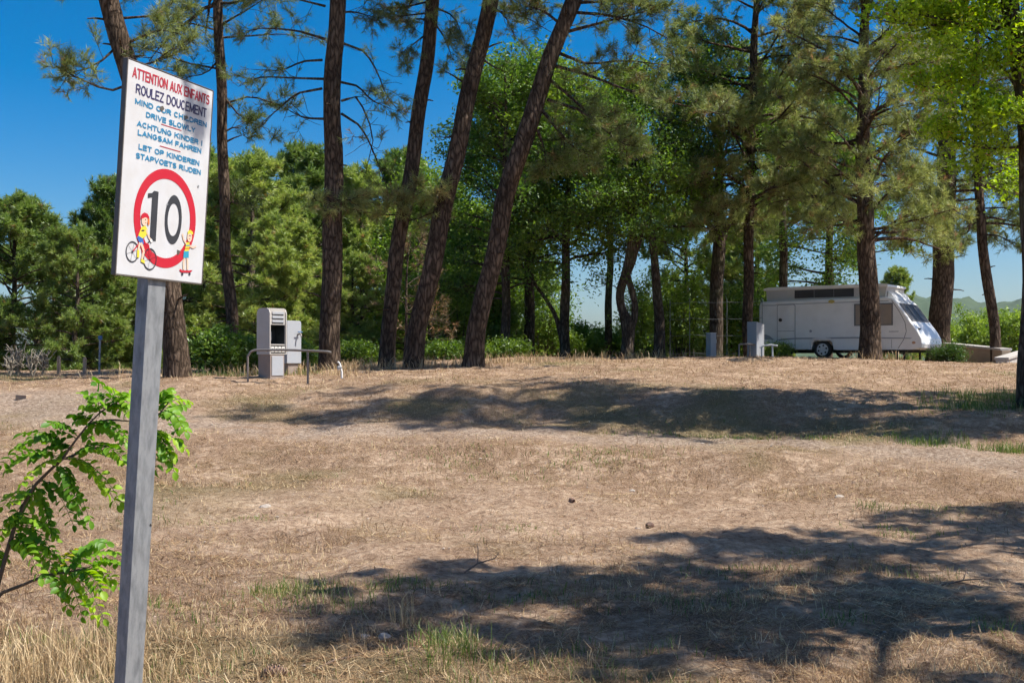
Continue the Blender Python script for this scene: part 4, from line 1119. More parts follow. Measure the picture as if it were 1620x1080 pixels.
def sideline(name, pts, w, mat, y, parent=van):
    bm = bmesh.new()
    for (a, c) in zip(pts[:-1], pts[1:]):
        a = np.array(a); c = np.array(c); d = (c - a) / np.linalg.norm(c - a); nn = np.array([-d[1], d[0]]) * w / 2; e = d * w * 0.3
        q = [a + nn - e, c + nn + e, c - nn + e, a - nn - e]
        f = [bm.verts.new((p[0], y, p[1])) for p in q]; g = [bm.verts.new((p[0], y + 0.01, p[1])) for p in q]
        bm.faces.new(f)
        for i in range(4): bm.faces.new((f[i], g[i], g[(i + 1) % 4], f[(i + 1) % 4]))
    return link(name, bm_mesh(name, bm, mat), parent)


# front cap with its side seam
sideline('front_seam', [(4.30, 1.75), (4.52, 1.42), (4.70, 1.08), (4.74, 0.80), (4.66, 0.55), (4.50, 0.30)], 0.016, M['seam'], S - 0.003)
sideline('panel_seam', [(4.30, 0.56), (4.30, 0.30)], 0.010, M['seam'], S - 0.003)
door = sidepanel('door', [(0.64, 0.30), (1.22, 0.30), (1.22, 1.66), (1.18, 1.70), (0.68, 1.70), (0.64, 1.66)], M['van_panel'], S - 0.004, th=0.012)
sideline('door_seam', [(0.63, 0.29), (0.63, 1.67), (0.68, 1.71), (1.18, 1.71), (1.23, 1.67), (1.23, 0.29), (0.63, 0.29)], 0.018, M['seam'], S - 0.003, door)
sideline('door_split', [(0.65, 0.86), (1.21, 0.86)], 0.012, M['seam'], S - 0.018, door)
link('door_lock', bm_mesh('door_lock', disc_bm(0.055, S - 0.045, S - 0.012, 18, cx=0.745, cz=1.22), M['dark']), door)
link('latch', bm_mesh('latch', disc_bm(0.04, S - 0.02, S, 14, cx=1.75, cz=0.85), M['van_grey']), van)
sideline('rail_moulding', [(0.10, 1.71), (0.55, 1.695), (0.62, 1.72), (4.20, 1.735)], 0.022, M['van_grey'], S - 0.006)
sideline('body_trim', [(0.02, 1.815), (4.15, 1.84)], 0.03, M['van_grey'], S + 0.045)
# stripes
sidepanel('stripe', [(0.62, 0.56), (0.62, 0.585), (0.9, 0.625), (1.22, 0.64), (3.2, 0.648), (4.92, 0.60), (4.86, 0.575), (3.2, 0.60), (1.22, 0.60)], M['van_grey'], S - 0.017, th=0.001)
sidepanel('stripe', [(0.06, 0.60), (0.06, 0.74), (0.24, 0.765), (0.36, 0.72), (0.50, 0.61), (0.55, 0.585), (0.38, 0.60)], M['van_grey'], S - 0.002, th=0.001)
sidepanel('stripe', [(0.70, 0.555), (0.76, 0.60), (1.15, 0.63), (1.15, 0.60)], M['van_grey'], S - 0.019, th=0.001)
for i in range(9):
    x = 4.225 + i * 0.032
    sidepanel('badge_letter', [(x, 0.785), (x + 0.022, 0.785), (x + 0.026, 0.815), (x + 0.004, 0.815)], M['van_grey'], S - 0.002, th=0.002)
# side window
wf = sidepanel('window', [(3.15, 0.99), (4.34, 0.99), (4.34, 1.67), (3.15, 1.67)], M['seam'], S - 0.003, th=0.018)
sidepanel('blind', [(3.20, 1.03), (4.30, 1.03), (4.30, 1.63), (3.20, 1.63)], M['blind'], S - 0.0225, wf, th=0.004)
sidepanel('lamp', ell(2.43, 1.765, 0.10, 0.055, 16), M['amber'], S - 0.004, th=0.03)
sidepanel('reflector', ell(4.96, 0.46, 0.055, 0.04, 12), M['orange_mark'], S - 0.002, th=0.006)
# wheel arch, wheel
sideline('wheel_arch', [(1.70, 0.28), (1.74, 0.52), (1.84, 0.60), (2.10, 0.625), (2.38, 0.60), (2.48, 0.52), (2.54, 0.28)], 0.05, M['van_panel'], S - 0.03)
wheel = empty('wheel', (2.12, S + 0.11, 0.265)); wheel.parent = van
link('tyre', bm_mesh('tyre', disc_bm(0.275, -0.09, 0.09, 36, 0.19), M['tyre'], bevel=0.02), wheel)
link('rim', bm_mesh('rim', disc_bm(0.20, -0.075, 0.02, 32), M['rim'], bevel=0.012), wheel)
for i in range(6):
    a = i * math.pi / 3 + 0.3
    link('rim_slot', bm_mesh('rim_slot', disc_bm(0.030, -0.082, -0.07, 10, cx=0.13 * math.cos(a), cz=0.13 * math.sin(a)), M['tyre']), wheel)
link('hub', bm_mesh('hub', disc_bm(0.045, -0.095, -0.07, 16), M['rim'], bevel=0.004), wheel)
w2 = empty('wheel', (2.12, 0.94, 0.265)); w2.parent = van
link('tyre', bm_mesh('tyre', disc_bm(0.275, -0.09, 0.09, 24, 0.19), M['tyre']), w2)
box('axle_box', 1.9, 2.35, -0.8, 0.8, 0.2, 0.4, M['dark'], van, bevel=0.02)
box('chassis_rail', 0.1, 5.0, -0.62, -0.55, 0.16, 0.26, M['dark'], van, bevel=0.006)
box('chassis_rail', 0.1, 5.0, 0.55, 0.62, 0.16, 0.26, M['dark'], van, bevel=0.006)
for x, y in ((0.35, -0.8), (0.35, 0.8), (4.6, -0.8), (4.6, 0.8)):
    box('corner_jack', x - 0.03, x + 0.03, y - 0.03, y + 0.03, -0.05, 0.27, M['dark'], van, bevel=0.004)
box('tail_lamp_panel', -0.012, 0.001, -0.85, 0.85, 0.42, 0.58, M['sign_red'], van, bevel=0.004)
# pop-top: canvas wall, long dark vent window, lid
bm = prism_bm([(0.20, 1.80), (4.06, 1.82), (4.10, 2.19), (0.17, 2.19)], -0.88, 0.88)
link('roof_wall', bm_mesh('roof_wall', bm, M['canvas'], bevel=0.02), van)
sidepanel('roof_window', [(1.15, 1.91), (3.08, 1.91), (3.08, 2.165), (1.15, 2.165)], M['tint_glass'], -0.882, th=0.012)
for x in (1.79, 2.43):
    sidepanel('roof_window_bar', [(x, 1.915), (x + 0.02, 1.915), (x + 0.02, 2.16), (x, 2.16)], M['seam'], -0.895, th=0.004)
link('roof_lid', bm_mesh('roof_lid', prism_bm([(0.10, 2.185), (4.14, 2.185), (4.13, 2.255), (3.9, 2.285), (0.3, 2.285), (0.11, 2.255)], -0.93, 0.93), M['van_white'], bevel=0.015), van)
# front wedge between roof wall and windscreen, windscreen panes
link('front_fairing', bm_mesh('front_fairing', prism_bm([(4.08, 1.84), (4.34, 1.79), (4.22, 1.96), (4.11, 2.05)], -0.80, 0.80), M['van_white'], bevel=0.02), van)
fs = empty('windscreen', (4.47, 0, 1.66)); fs.parent = van
fs.rotation_euler = (0, math.atan2(0.56, 0.39), 0)      # local x runs down the slope
box('glass', 0.03, 0.64, -0.86, 0.86, 0.002, 0.016, M['tint_glass'], fs, bevel=0.01, seg=2)
for a in ((0.0, 0.03, -0.9, 0.9), (0.64, 0.67, -0.9, 0.9), (0.03, 0.64, -0.9, -0.86), (0.03, 0.64, 0.86, 0.9), (0.03, 0.64, -0.29, -0.265), (0.03, 0.64, 0.265, 0.29)):
    box('window_frame', a[0], a[1], a[2], a[3], 0.001, 0.024, M['seam'], fs, bevel=0.003)
box('front_handle', 5.03, 5.09, -0.86, -0.74, 0.86, 0.90, M['dark'], van, bevel=0.008)
bm = prism_bm([(5.0, 0.22), (5.9, 0.28), (5.9, 0.35), (5.0, 0.32)], -0.04, 0.04)
link('drawbar', bm_mesh('drawbar', bm, M['galv'], bevel=0.006), van)


# ------------------------------------------------------------------ service cabinets and guard rails
M['cab'] = worn('cabinet_cream', (0.46, 0.435, 0.40), 0.55, (0.36, 0.30, 0.25), 0.35, 4, bump=0.05)
M['cab_panel'] = worn('cabinet_panel', (0.38, 0.40, 0.43), 0.5, (0.36, 0.33, 0.3), 0.3, 4)
M['cab_dark'] = worn('cabinet_dark', (0.02, 0.025, 0.028), 0.3, (0.05, 0.06, 0.06), 0.4, 8)
M['cab_brown'] = worn('cabinet_base', (0.30, 0.24, 0.20), 0.7, (0.18, 0.13, 0.1), 0.5, 5)
M['socket_white'] = worn('socket_white', (0.68, 0.67, 0.63), 0.4, (0.4, 0.36, 0.3), 0.3, 20)
M['rail_metal'] = worn('rail_metal', (0.24, 0.22, 0.20), 0.5, (0.2, 0.12, 0.08), 0.6, 5, metal=0.4)
M['white_paint'] = worn('white_paint', (0.72, 0.72, 0.70), 0.5, (0.45, 0.38, 0.3), 0.3, 8)
M['concrete'] = worn('concrete', (0.46, 0.43, 0.39), 0.9, (0.26, 0.22, 0.18), 0.6, 3, bump=0.3)
M['timber'] = worn('weathered_timber', (0.40, 0.30, 0.21), 0.85, (0.2, 0.13, 0.09), 0.6, 4, bump=0.4, stretch=(1, 8, 8))
M['blue_cap'] = worn('blue_cap', (0.05, 0.14, 0.30), 0.4, (0.05, 0.12, 0.3), 0.3, 8)


def rounded(w, h0, h1, r, k=5):
    pts = [(-w / 2, h0), (w / 2, h0)]
    pts += [(w / 2 - r + r * math.cos(a), h1 - r + r * math.sin(a)) for a in np.linspace(0, math.pi / 2, k)]
    pts += [(-w / 2 + r - r * math.sin(a), h1 - r + r * math.cos(a)) for a in np.linspace(0, math.pi / 2, k)]
    return pts


g0 = ground_at(430, 24.0)
cabinet = empty('service_cabinet', (g0[0], g0[1], g0[2] - 0.03), (0, 0, math.radians(50.5)))
cabinet.scale = (1.0, 1.0, 1.08)     # local -y is the front
tag(cabinet, 'cream service cabinet with open dark bay and sockets behind a rail', 'cabinet')
link('base', bm_mesh('base', box_bm(-0.20, 0.17, -0.20, 0.20, 0, 0.50), M['cab_brown'], bevel=0.01), cabinet)
link('base_panel', bm_mesh('base_panel', box_bm(-0.165, 0.135, -0.214, -0.199, 0.09, 0.47), M['cab_panel'], bevel=0.004), cabinet)
# hollow head: back, sides, top, floor
hw, hd = 0.225, 0.215
bm = bmesh.new()
prof_side = [(-hd, 0.50), (hd, 0.50), (hd, 1.30), (hd - 0.03, 1.37), (hd - 0.1, 1.40), (-hd + 0.1, 1.40), (-hd + 0.03, 1.37), (-hd, 1.30)]
for x0, x1 in ((-hw, -hw + 0.025), (hw - 0.025, hw)):
    m0 = [bm.verts.new((x0, y, z)) for y, z in prof_side]; m1 = [bm.verts.new((x1, y, z)) for y, z in prof_side]
    bm.faces.new(m0); bm.faces.new(m1[::-1])
    for i in range(len(m0)): bm.faces.new((m0[i], m1[i], m1[(i + 1) % len(m0)], m0[(i + 1) % len(m0)]))
bmesh.ops.recalc_face_normals(bm, faces=bm.faces)
link('side_walls', bm_mesh('side_walls', bm, M['cab']), cabinet)
box('back_wall', -hw + 0.026, hw - 0.026, hd - 0.03, hd - 0.005, 0.51, 1.38, M['cab'], cabinet)
box('top_plate', -hw + 0.026, hw - 0.026, -hd + 0.06, hd - 0.06, 1.375, 1.397, M['cab'], cabinet)
box('shelf', -hw + 0.026, hw - 0.026, -hd + 0.02, hd - 0.03, 0.68, 0.70, M['cab'], cabinet)
box('floor_plate', -hw + 0.026, hw - 0.026, -hd + 0.004, hd - 0.03, 0.502, 0.52, M['cab'], cabinet)
box('bay_shade_back', -hw + 0.027, hw - 0.027, hd - 0.10, hd - 0.031, 0.705, 1.07, M['cab_dark'], cabinet)  # dark back, side and top panels paint the shade inside the open bay
for x_ in (-hw + 0.027, hw - 0.033):
    box('bay_shade_side', x_, x_ + 0.006, -hd + 0.05, hd - 0.101, 0.705, 1.07, M['cab_dark'], cabinet, bevel=0.001)
box('bay_shade_top', -hw + 0.034, hw - 0.034, -hd + 0.05, hd - 0.101, 1.062, 1.07, M['cab_dark'], cabinet, bevel=0.001)
box('bay_meter', -0.09, 0.06, hd - 0.14, hd - 0.101, 0.78, 0.95, M['cab_panel'], cabinet)
lp = box('louvre_panel', -hw + 0.026, hw - 0.026, -hd + 0.02, -hd + 0.035, 1.075, 1.385, M['cab'], cabinet)
for z in (1.12, 1.20, 1.28):
    box('louvre', -0.15, 0.15, -hd + 0.001, -hd + 0.02, z, z + 0.045, M['cab_panel'], lp)
    box('louvre_gap', -0.15, 0.15, -hd + 0.012, -hd + 0.0195, z - 0.018, z - 0.002, M['cab_dark'], lp, bevel=0.001)
for i in range(4):
    s_ = box('socket', -0.185 + i * 0.095, -0.110 + i * 0.095, -hd + 0.003, -hd + 0.05, 0.545, 0.655, M['socket_white'], cabinet, bevel=0.008)
    link('socket_hole', bm_mesh('socket_hole', disc_bm(0.020, -hd - 0.002, -hd + 0.004, 12, cx=-0.1475 + i * 0.095, cz=0.60), M['cab_dark']), s_)

g1 = ground_at(459, 25.2)
tapu = empty('water_unit', (g1[0], g1[1], g1[2]), (0, 0, math.radians(50.5)))
tag(tapu, 'pale rounded water unit with a tap just behind the service cabinet', 'cabinet')
link('plinth', bm_mesh('plinth', box_bm(-0.14, 0.14, -0.10, 0.10, -0.05, 0.24), M['cab_brown'], bevel=0.01), tapu)
link('shell', bm_mesh('shell', prism_bm(rounded(0.40, 0.22, 1.16, 0.06), -0.14, 0.14), M['cab_panel'], bevel=0.015), tapu)
q = Quads(); q.tube([(0.1, -0.14, 0.86), (0.1, -0.20, 0.87), (0.1, -0.25, 0.86), (0.1, -0.26, 0.80)], [0.02, 0.02, 0.018, 0.016], 10)
tp = link('tap', q.mesh('tap', M['rail_metal']), tapu)
q = Quads(); q.tube([(0.04, -0.22, 0.91), (0.16, -0.22, 0.91)], [0.012, 0.012], 8)
link('tap_handle', q.mesh('tap_handle', M['blue_cap']), tp)


def guard_rail(name, pts, posts, r, label, mat, Y):
    """bent tube rail on posts, given as photo pixels and distance"""
    P = np.array([W(x, y, d) for x, y, d in pts])
    base = ground_at(posts[0][0], posts[0][2])
    root = empty(name, base)
    q = Quads()
    s = np.linspace(0, 1, len(P)); ss = np.linspace(0, 1, len(P) * 4)
    q.tube(np.stack([np.interp(ss, s, P[:, i]) for i in range(3)], 1) - base, np.full(len(ss), r), 10)
    link('rail', q.mesh('rail', M[mat]), root)
    for x, ytop, d in posts:
        g = ground_at(x, d); t = W(x, ytop, d)
        q = Quads(); q.tube(np.linspace(g - [0, 0, .15], t, 5) - base, np.full(5, r * 0.9), 8)
        link('post', q.mesh('post', M[mat]), root)
    return tag(root, label, 'rail', 'low guard rails by the cabinets')


guard_rail('guard_rail', [(393, 562, 23.4), (397, 556, 23.4), (404, 553.5, 23.4), (460, 553.5, 23.2), (518, 556, 23.0), (524, 557.5, 23.0)], [(392, 562, 23.4), (487, 556, 23.1)], 0.025, 'long grey guard rail in front of the cream cabinet', 'rail_metal', 23.4)
guard_rail('guard_rail', [(1168, 546, 34.6), (1172, 544, 34.6), (1184, 544, 34.6), (1196, 545, 34.6)], [(1169, 545, 34.6), (1186, 544, 34.6)], 0.028, 'short guard rail beside the large cabinet, fence side', 'rail_metal', 34.6)
guard_rail('guard_rail', [(1202, 550, 34.2), (1207, 547, 34.2), (1220, 545.5, 34.2), (1230, 547, 34.2)], [(1205, 548, 34.2), (1222, 546, 34.2)], 0.03, 'short white guard rail at the caravan tail', 'white_paint', 34.2)

# white standpipe at the end of the long rail
g = ground_at(538, 23.6)
sp = empty('standpipe', g)
q = Quads(); q.tube([(0.04, 0, -0.1), (0.035, 0, 0.15), (0.0, 0, 0.30), (-0.02, 0, 0.34), (-0.05, -0.02, 0.36)], [0.022, 0.022, 0.02, 0.018, 0.018], 9)
link('pipe', q.mesh('pipe', M['white_paint']), sp)
box('valve', -0.045, 0.03, -0.04, 0.03, 0.19, 0.27, M['white_paint'], sp, bevel=0.012)
q = Quads(); q.tube([(-0.06, -0.04, 0.23), (0.05, -0.04, 0.24)], [0.012, 0.012], 7)
link('valve_handle', q.mesh('valve_handle', M['galv']), sp)
tag(sp, 'small white standpipe at the end of the long rail', 'standpipe')

# grey pedestal and large cabinet near the caravan tail
g = ground_at(1125, 35.0)
pd = empty('power_pedestal', (g[0], g[1], g[2]), (0, 0, math.radians(30)))
link('shell', bm_mesh('shell', prism_bm(rounded(0.22, -0.05, 0.74, 0.03), -0.11, 0.11), M['cab_panel'], bevel=0.01), pd)
box('socket_box', 0.11, 0.17, -0.06, 0.06, 0.44, 0.56, M['socket_white'], pd, bevel=0.008)
box('cap', -0.12, 0.12, -0.12, 0.12, 0.742, 0.762, M['white_paint'], pd, bevel=0.006)
tag(pd, 'small grey power pedestal at the foot of the forked tree', 'pedestal')
g = ground_at(1195, 34.8)
lc = empty('service_cabinet', (g[0], g[1], g[2] - 0.03), (0, 0, math.radians(40)))
link('shell', bm_mesh('shell', prism_bm([(-0.17, 0.0), (0.17, 0.0), (0.17, 0.98), (0.10, 1.04), (-0.17, 1.10)], -0.18, 0.18), M['cab_panel'], bevel=0.012), lc)
box('bay_door', 0.1705, 0.182, -0.13, 0.13, 0.36, 0.90, M['cab_dark'], lc)
box('top_trim', 0.09, 0.19, -0.19, 0.19, 0.995, 1.015, M['white_paint'], lc, bevel=0.004)
box('front_edge', 0.171, 0.186, -0.185, -0.15, 0.05, 0.98, M['white_paint'], lc, bevel=0.004)
tag(lc, 'tall grey cabinet standing against the caravan tail', 'cabinet')

# wire fence behind the grove
fx = [(1060, 38.5), (1091, 38.0), (1150, 37.5), (1206, 37.0)]
g = ground_at(*fx[0])
fence = empty('wire_fence', g)
tops = []
for px, d in fx:
    b_ = ground_at(px, d); h_ = 1.95
    q = Quads(); q.tube(np.linspace(b_ - [0, 0, .2], b_ + [0, 0, h_], 4) - g, np.full(4, 0.010), 7)
    link('post', q.mesh('post', M['galv']), fence); tops.append(b_)
for h_ in (0.15, 0.75, 1.3, 1.85):
    q = Quads()
    for a_, c_ in zip(tops[:-1], tops[1:]):
        t_ = np.linspace(0, 1, 9)[:, None]
        P = a_ + (c_ - a_) * t_; P[:, 2] += h_ - 0.03 * np.sin(np.pi * t_[:, 0])
        q.tube(P - g, np.full(9, 0.006), 4)
    link('wire', q.mesh('wire', M['galv']), fence)
tag(fence, 'thin wire fence between the twisted tree and the caravan', 'fence')

# low retaining walls past the caravan
def wall(name, a, c, h, th, label, mat, cap):
    a = np.array(a, float); c = np.array(c, float)
    L = np.linalg.norm(c[:2] - a[:2]); ang = math.atan2(c[1] - a[1], c[0] - a[0])
    root = empty(name, (a[0], a[1], a[2]), (0, 0, ang)); sl = (c[2] - a[2]) / L
    bm = prism_bm([(0, -0.6), (L, -0.6), (L, sl * L + h), (0, h)], -th / 2, th / 2)
    link('wall_body', bm_mesh('wall_body', bm, M[mat], bevel=0.012), root)
    n = max(2, int(L / 0.9))
    for i in range(n):
        x0, x1 = L * i / n + 0.006, L * (i + 1) / n - 0.006
        bm = prism_bm([(x0, sl * x0 + h + 0.003), (x1, sl * x1 + h + 0.003), (x1, sl * x1 + h + 0.07), (x0, sl * x0 + h + 0.07)], -th / 2 - 0.05, th / 2 + 0.05)
        link('coping', bm_mesh('coping', bm, M[cap], bevel=0.008), root)
    return tag(root, label, 'wall')


a = W(1500, 556, 37.5); c = W(1592, 566, 34.5)
wall('retaining_wall', a, c, 0.22, 0.3, 'low tan retaining wall sloping away from the caravan nose', 'timber', 'concrete')
a = W(1584, 578, 32.5); c = W(1640, 560, 36.5)
wall('retaining_wall', a, c, 0.16, 0.3, 'pale stone kerb wall meeting the thin leaning pine', 'concrete', 'concrete')

# small posts at the edge of the young pines
for px, d, h_, lab in ((93, 27.5, 0.42, 'short weathered stake below the low bushy pine'), (134, 27.2, 0.36, 'shortest pale stake near the blue-capped pole')):
    g = ground_at(px, d)
    r_ = empty('stake', g)
    link('shaft', bm_mesh('shaft', box_bm(-0.035, 0.035, -0.035, 0.035, -0.2, h_), M['timber'], bevel=0.006), r_)
    link('tip', bm_mesh('tip', prism_bm([(-0.03, h_), (0.03, h_), (0.008, h_ + 0.05), (-0.008, h_ + 0.05)], -0.025, 0.025), M['timber']), r_)
    tag(r_, lab, 'stake')
g = ground_at(157, 28.0)
r_ = empty('marker_pole', g)
q = Quads(); q.tube([(0, 0, -0.2), (0.01, 0, 0.5), (0.02, 0, 0.86)], [0.025, 0.025, 0.025], 9)
link('pole', q.mesh('pole', M['galv']), r_)
box('cap', -0.02, 0.07, -0.04, 0.04, 0.85, 0.95, M['blue_cap'], r_, bevel=0.02)
tag(r_, 'thin marker pole with blue cap among the young pines', 'pole')
g = ground_at(37, 21.4)
r_ = link('timber_block', bm_mesh('timber_block', box_bm(-0.12, 0.12, -0.07, 0.07, -0.02, 0.07), M['timber'], bevel=0.008), None, None, (g[0], g[1], g[2]), (0, 0.03, -0.3))
tag(r_, 'short brown timber block lying on the gravel', 'block')


# ------------------------------------------------------------------ locust sapling beside the post
def zpt(x, y, Y): return W(x / 2.076, 560 + y / 2.076, Y)


YS = 3.95
base = ground_at(-70, 4.1)
shrub = empty('locust_sapling', base)
tag(shrub, 'green locust sapling with paired oval leaflets beside the sign post', 'sapling')
stems = [[(-150, 1300), (-60, 960), (5, 715), (40, 590), (75, 500), (115, 430), (165, 380), (205, 345), (235, 300), (290, 230), (330, 190), (380, 160)],
         [(-150, 1300), (-90, 900), (0, 785), (80, 755), (150, 725), (220, 715), (290, 700)],
         [(290, 230), (360, 215), (430, 220), (520, 200), (560, 150)],
         [(205, 345), (300, 310), (420, 290), (510, 260)]]
M['stem'] = worn('sapling_stem', (0.11, 0.075, 0.05), 0.8, (0.06, 0.05, 0.03), 0.5, 20)
for i, st in enumerate(stems):
    P = np.array([zpt(x, y, YS + (0.15 if i >= 2 else 0) * j / len(st)) for j, (x, y) in enumerate(st)])
    if i < 2: P[0] = base + np.array([0.02 * i, 0, -0.1])
    s = np.linspace(0, 1, len(P)); ss = np.linspace(0, 1, len(P) * 3)
    q = Quads(); q.tube(np.stack([np.interp(ss, s, P[:, k]) for k in range(3)], 1) - base, np.linspace(0.009 if i < 2 else 0.004, 0.002, len(ss)), 7)
    link('stem', q.mesh('stem', M['stem']), shrub)
lm = []
for v in range(4):   # four leaflet shapes, shared by all
    rows = 5
    V, Fq = [], []
    wd = [0.0, 0.5, 0.62, 0.54, 0.0]
    for r in range(rows):
        t = r / (rows - 1)
        bend = -0.10 * t * t * (1 + 0.6 * v)
        for sgn in (-1, 0, 1):
            V.append((sgn * wd[r] * 0.5 * (0.9 + 0.06 * v), t, bend + (0.05 + 0.02 * v) * abs(sgn) * wd[r] * 2 - 0.02))
    for r in range(rows - 1):
        for c_ in range(2):
            i0 = r * 3 + c_
            Fq.append((i0, i0 + 1, i0 + 4, i0 + 3))
    for tn in range(3):
        lm.append(mesh_np('leaflet', np.array(V), np.array(Fq), True, np.full(len(V), [0.15, 0.5, 0.8][tn]) + rng.normal(size=len(V)) * 0.03, M['leaflet']))
lm_yel = mesh_np('leaflet', np.array(V), np.array(Fq), True, np.full(len(V), 0.97), M['leaflet'])
leaves = [((200, 350), (5, 365)), ((225, 310), (75, 262)), ((232, 305), (118, 332)), ((255, 270), (165, 228)), ((285, 235), (420, 275)), ((300, 222), (245, 200)), ((330, 195), (275, 130)), ((345, 175), (425, 190)),
          ((375, 160), (318, 95)), ((380, 158), (425, 130)), ((210, 345), (385, 495)), ((240, 330), (405, 345)), ((190, 375), (295, 545)), ((110, 440), (172, 595)), ((135, 415), (240, 560)), ((100, 460), (8, 500)), ((70, 520), (-10, 605)), ((55, 560), (182, 600)),
          ((40, 600), (172, 705)), ((30, 640), (205, 680)), ((150, 725), (222, 835)), ((200, 718), (342, 868)), ((225, 715), (352, 622)), ((240, 712), (385, 765)), ((290, 700), (388, 690)), ((180, 720), (262, 640)),
          ((520, 200), (615, 152)), ((530, 190), (605, 245)), ((510, 255), (572, 385)), ((470, 275), (560, 330)), ((535, 180), (548, 118)), ((20, 690), (-60, 640))]
n_obj = 0
extra = Quads(); extra_t = []
all_leaves = [(a_, c_, 0) for a_, c_ in leaves]
for a_, c_ in leaves * 2:      # further, shorter leaves beside each of them
    j_ = rng.normal(size=2) * 26
    all_leaves.append(((a_[0] + rng.normal() * 8, a_[1] + rng.normal() * 8), (a_[0] + (c_[0] - a_[0]) * 0.8 + j_[0], a_[1] + (c_[1] - a_[1]) * 0.8 + j_[1] + 12), 1))
for li, (a0, a1, second) in enumerate(all_leaves):
    dep = YS + rng.uniform(-0.10, 0.14) + (0.12 if a0[0] > 400 else 0)
    A = zpt(*a0, YS + (0.13 if a0[0] > 400 else 0.02)); B = zpt(*a1, dep)
    L = np.linalg.norm(B - A)
    sag = 0.18 * L
    t = np.linspace(0, 1, 8)[:, None]
    P = A + (B - A) * t + np.array([0, 0, 1.0]) * (sag * 4 * t * (1 - t))
    lf = empty('leaf', A); lf.parent = shrub; lf.location = A - base
    q = Quads(); q.tube(P - A, np.linspace(0.0016, 0.0008, 8), 4)
    link('rachis', q.mesh('rachis', M['leaflet']), lf)
    npair = int(np.clip(round(L / 0.021), 5, 9))
    up = np.array([rng.normal() * 0.45, -0.25 + rng.normal() * 0.4, 1.0])
    lt = np.clip(0.45 + rng.normal() * 0.3, 0.02, 0.88)
    yellow = li == 25
    for pi_ in range(npair * 2 + 1):
        tt = 1.0 if pi_ == npair * 2 else 0.14 + 0.80 * (pi_ // 2) / max(npair - 1, 1)
        p = np.array([np.interp(tt, t[:, 0], P[:, k]) for k in range(3)])
        i0 = min(int(tt * 7), 6); d = unit(P[i0 + 1] - P[i0])
        sd = unit(np.cross(d, up)) * (1 if pi_ % 2 else -1)
        dirn = d if pi_ == npair * 2 else unit(sd * 1.0 + d * 0.35 + rng.normal(size=3) * 0.14 + np.array([0, 0, -0.15]))
        nn = unit(up + rng.normal(size=3) * 0.25); nn = unit(nn - dirn * nn.dot(dirn)); xx = np.cross(dirn, nn)
        sz = rng.uniform(0.026, 0.040) * (1 if L > 0.1 else 0.85)
        R3 = np.stack([xx, dirn, nn], 1) * sz
        if n_obj < 300 and not second:
            n_obj += 1
            o = link('leaflet', lm_yel if yellow else lm[3 * rng.integers(4) + (0 if lt < 0.35 else 1 if lt < 0.65 else 2)], lf)
            o.matrix_local = Matrix(((*R3[0], p[0] - A[0]), (*R3[1], p[1] - A[1]), (*R3[2], p[2] - A[2]), (0, 0, 0, 1)))
        else:
            extra.add(np.array(V) @ R3.T + p - base, np.array(Fq)); extra_t.append(np.full(len(V), 0.97 if yellow else np.clip(lt + rng.normal() * 0.08, 0, 0.9)))
em = mesh_np('leaflet_mass', np.concatenate(extra.v), np.concatenate(extra.f), True, np.concatenate(extra_t), M['leaflet'])
tag(link('leaflet_mass', em, shrub), kind='stuff')


# ------------------------------------------------------------------ ground cover
def scatter(n, ymin=3.6, ymax=36.0, p=1.0, umax=0.62):
    """points on the ground, thinner with distance"""
    u = rng.uniform(-umax, umax, n)
    r = rng.random(n)
    e = 1.0 - p
    y = (ymin * (ymax / ymin) ** r) if abs(e) < 1e-6 else (ymin ** e + r * (ymax ** e - ymin ** e)) ** (1 / e)
    return u * y, y


def blades(x, y, ln, wd, tilt, az, tint, curve=0.35, mid=True):
    """grass blades: two-segment tapering, as quads (root pair, middle pair, tip pair)"""
    n = len(x)
    z = H(x, y) - 0.004
    b = np.stack([x, y, z], 1)
    d = np.stack([np.sin(tilt) * np.cos(az), np.sin(tilt) * np.sin(az), np.cos(tilt)], 1)
    h = np.stack([np.cos(az), np.sin(az), np.zeros(n)], 1)
    tw = az + math.pi / 2 + rng.normal(size=n) * 0.7
    sd = np.stack([np.cos(tw), np.sin(tw), rng.normal(size=n) * 0.2], 1) * (wd / 2)[:, None]
    m = b + d * (ln * 0.55)[:, None]
    t = m + (d * (1 - curve) + h * curve - np.array([0, 0, 1.0]) * curve * 0.25) * (ln * 0.45)[:, None]
    if not mid:
        return np.stack([b - sd, b + sd, t + sd * 0.4, t - sd * 0.4], 1).reshape(-1, 3), np.arange(n * 4).reshape(-1, 4), np.repeat(np.clip(tint, 0, 1), 4)
    V = np.stack([b - sd, b + sd, m + sd * 0.8, m - sd * 0.8, t + sd * 0.15, t - sd * 0.15], 1).reshape(-1, 3)
    i = np.arange(n)[:, None] * 6
    q = np.concatenate([i + np.array([0, 1, 2, 3]), i + np.array([3, 2, 4, 5])])
    return V, q, np.repeat(np.clip(tint, 0, 1), 6)


def join_blades(parts, name, label, cat, mat):
    Vs, Qs, Ts, n = [], [], [], 0
    for V, q, t in parts:
        Vs.append(V); Qs.append(q + n); Ts.append(t); n += len(V)
    o = link(name, mesh_np(name, np.concatenate(Vs), np.concatenate(Qs), False, np.concatenate(Ts), M[mat]))
    return tag(o, label, cat, kind='stuff')


parts = []
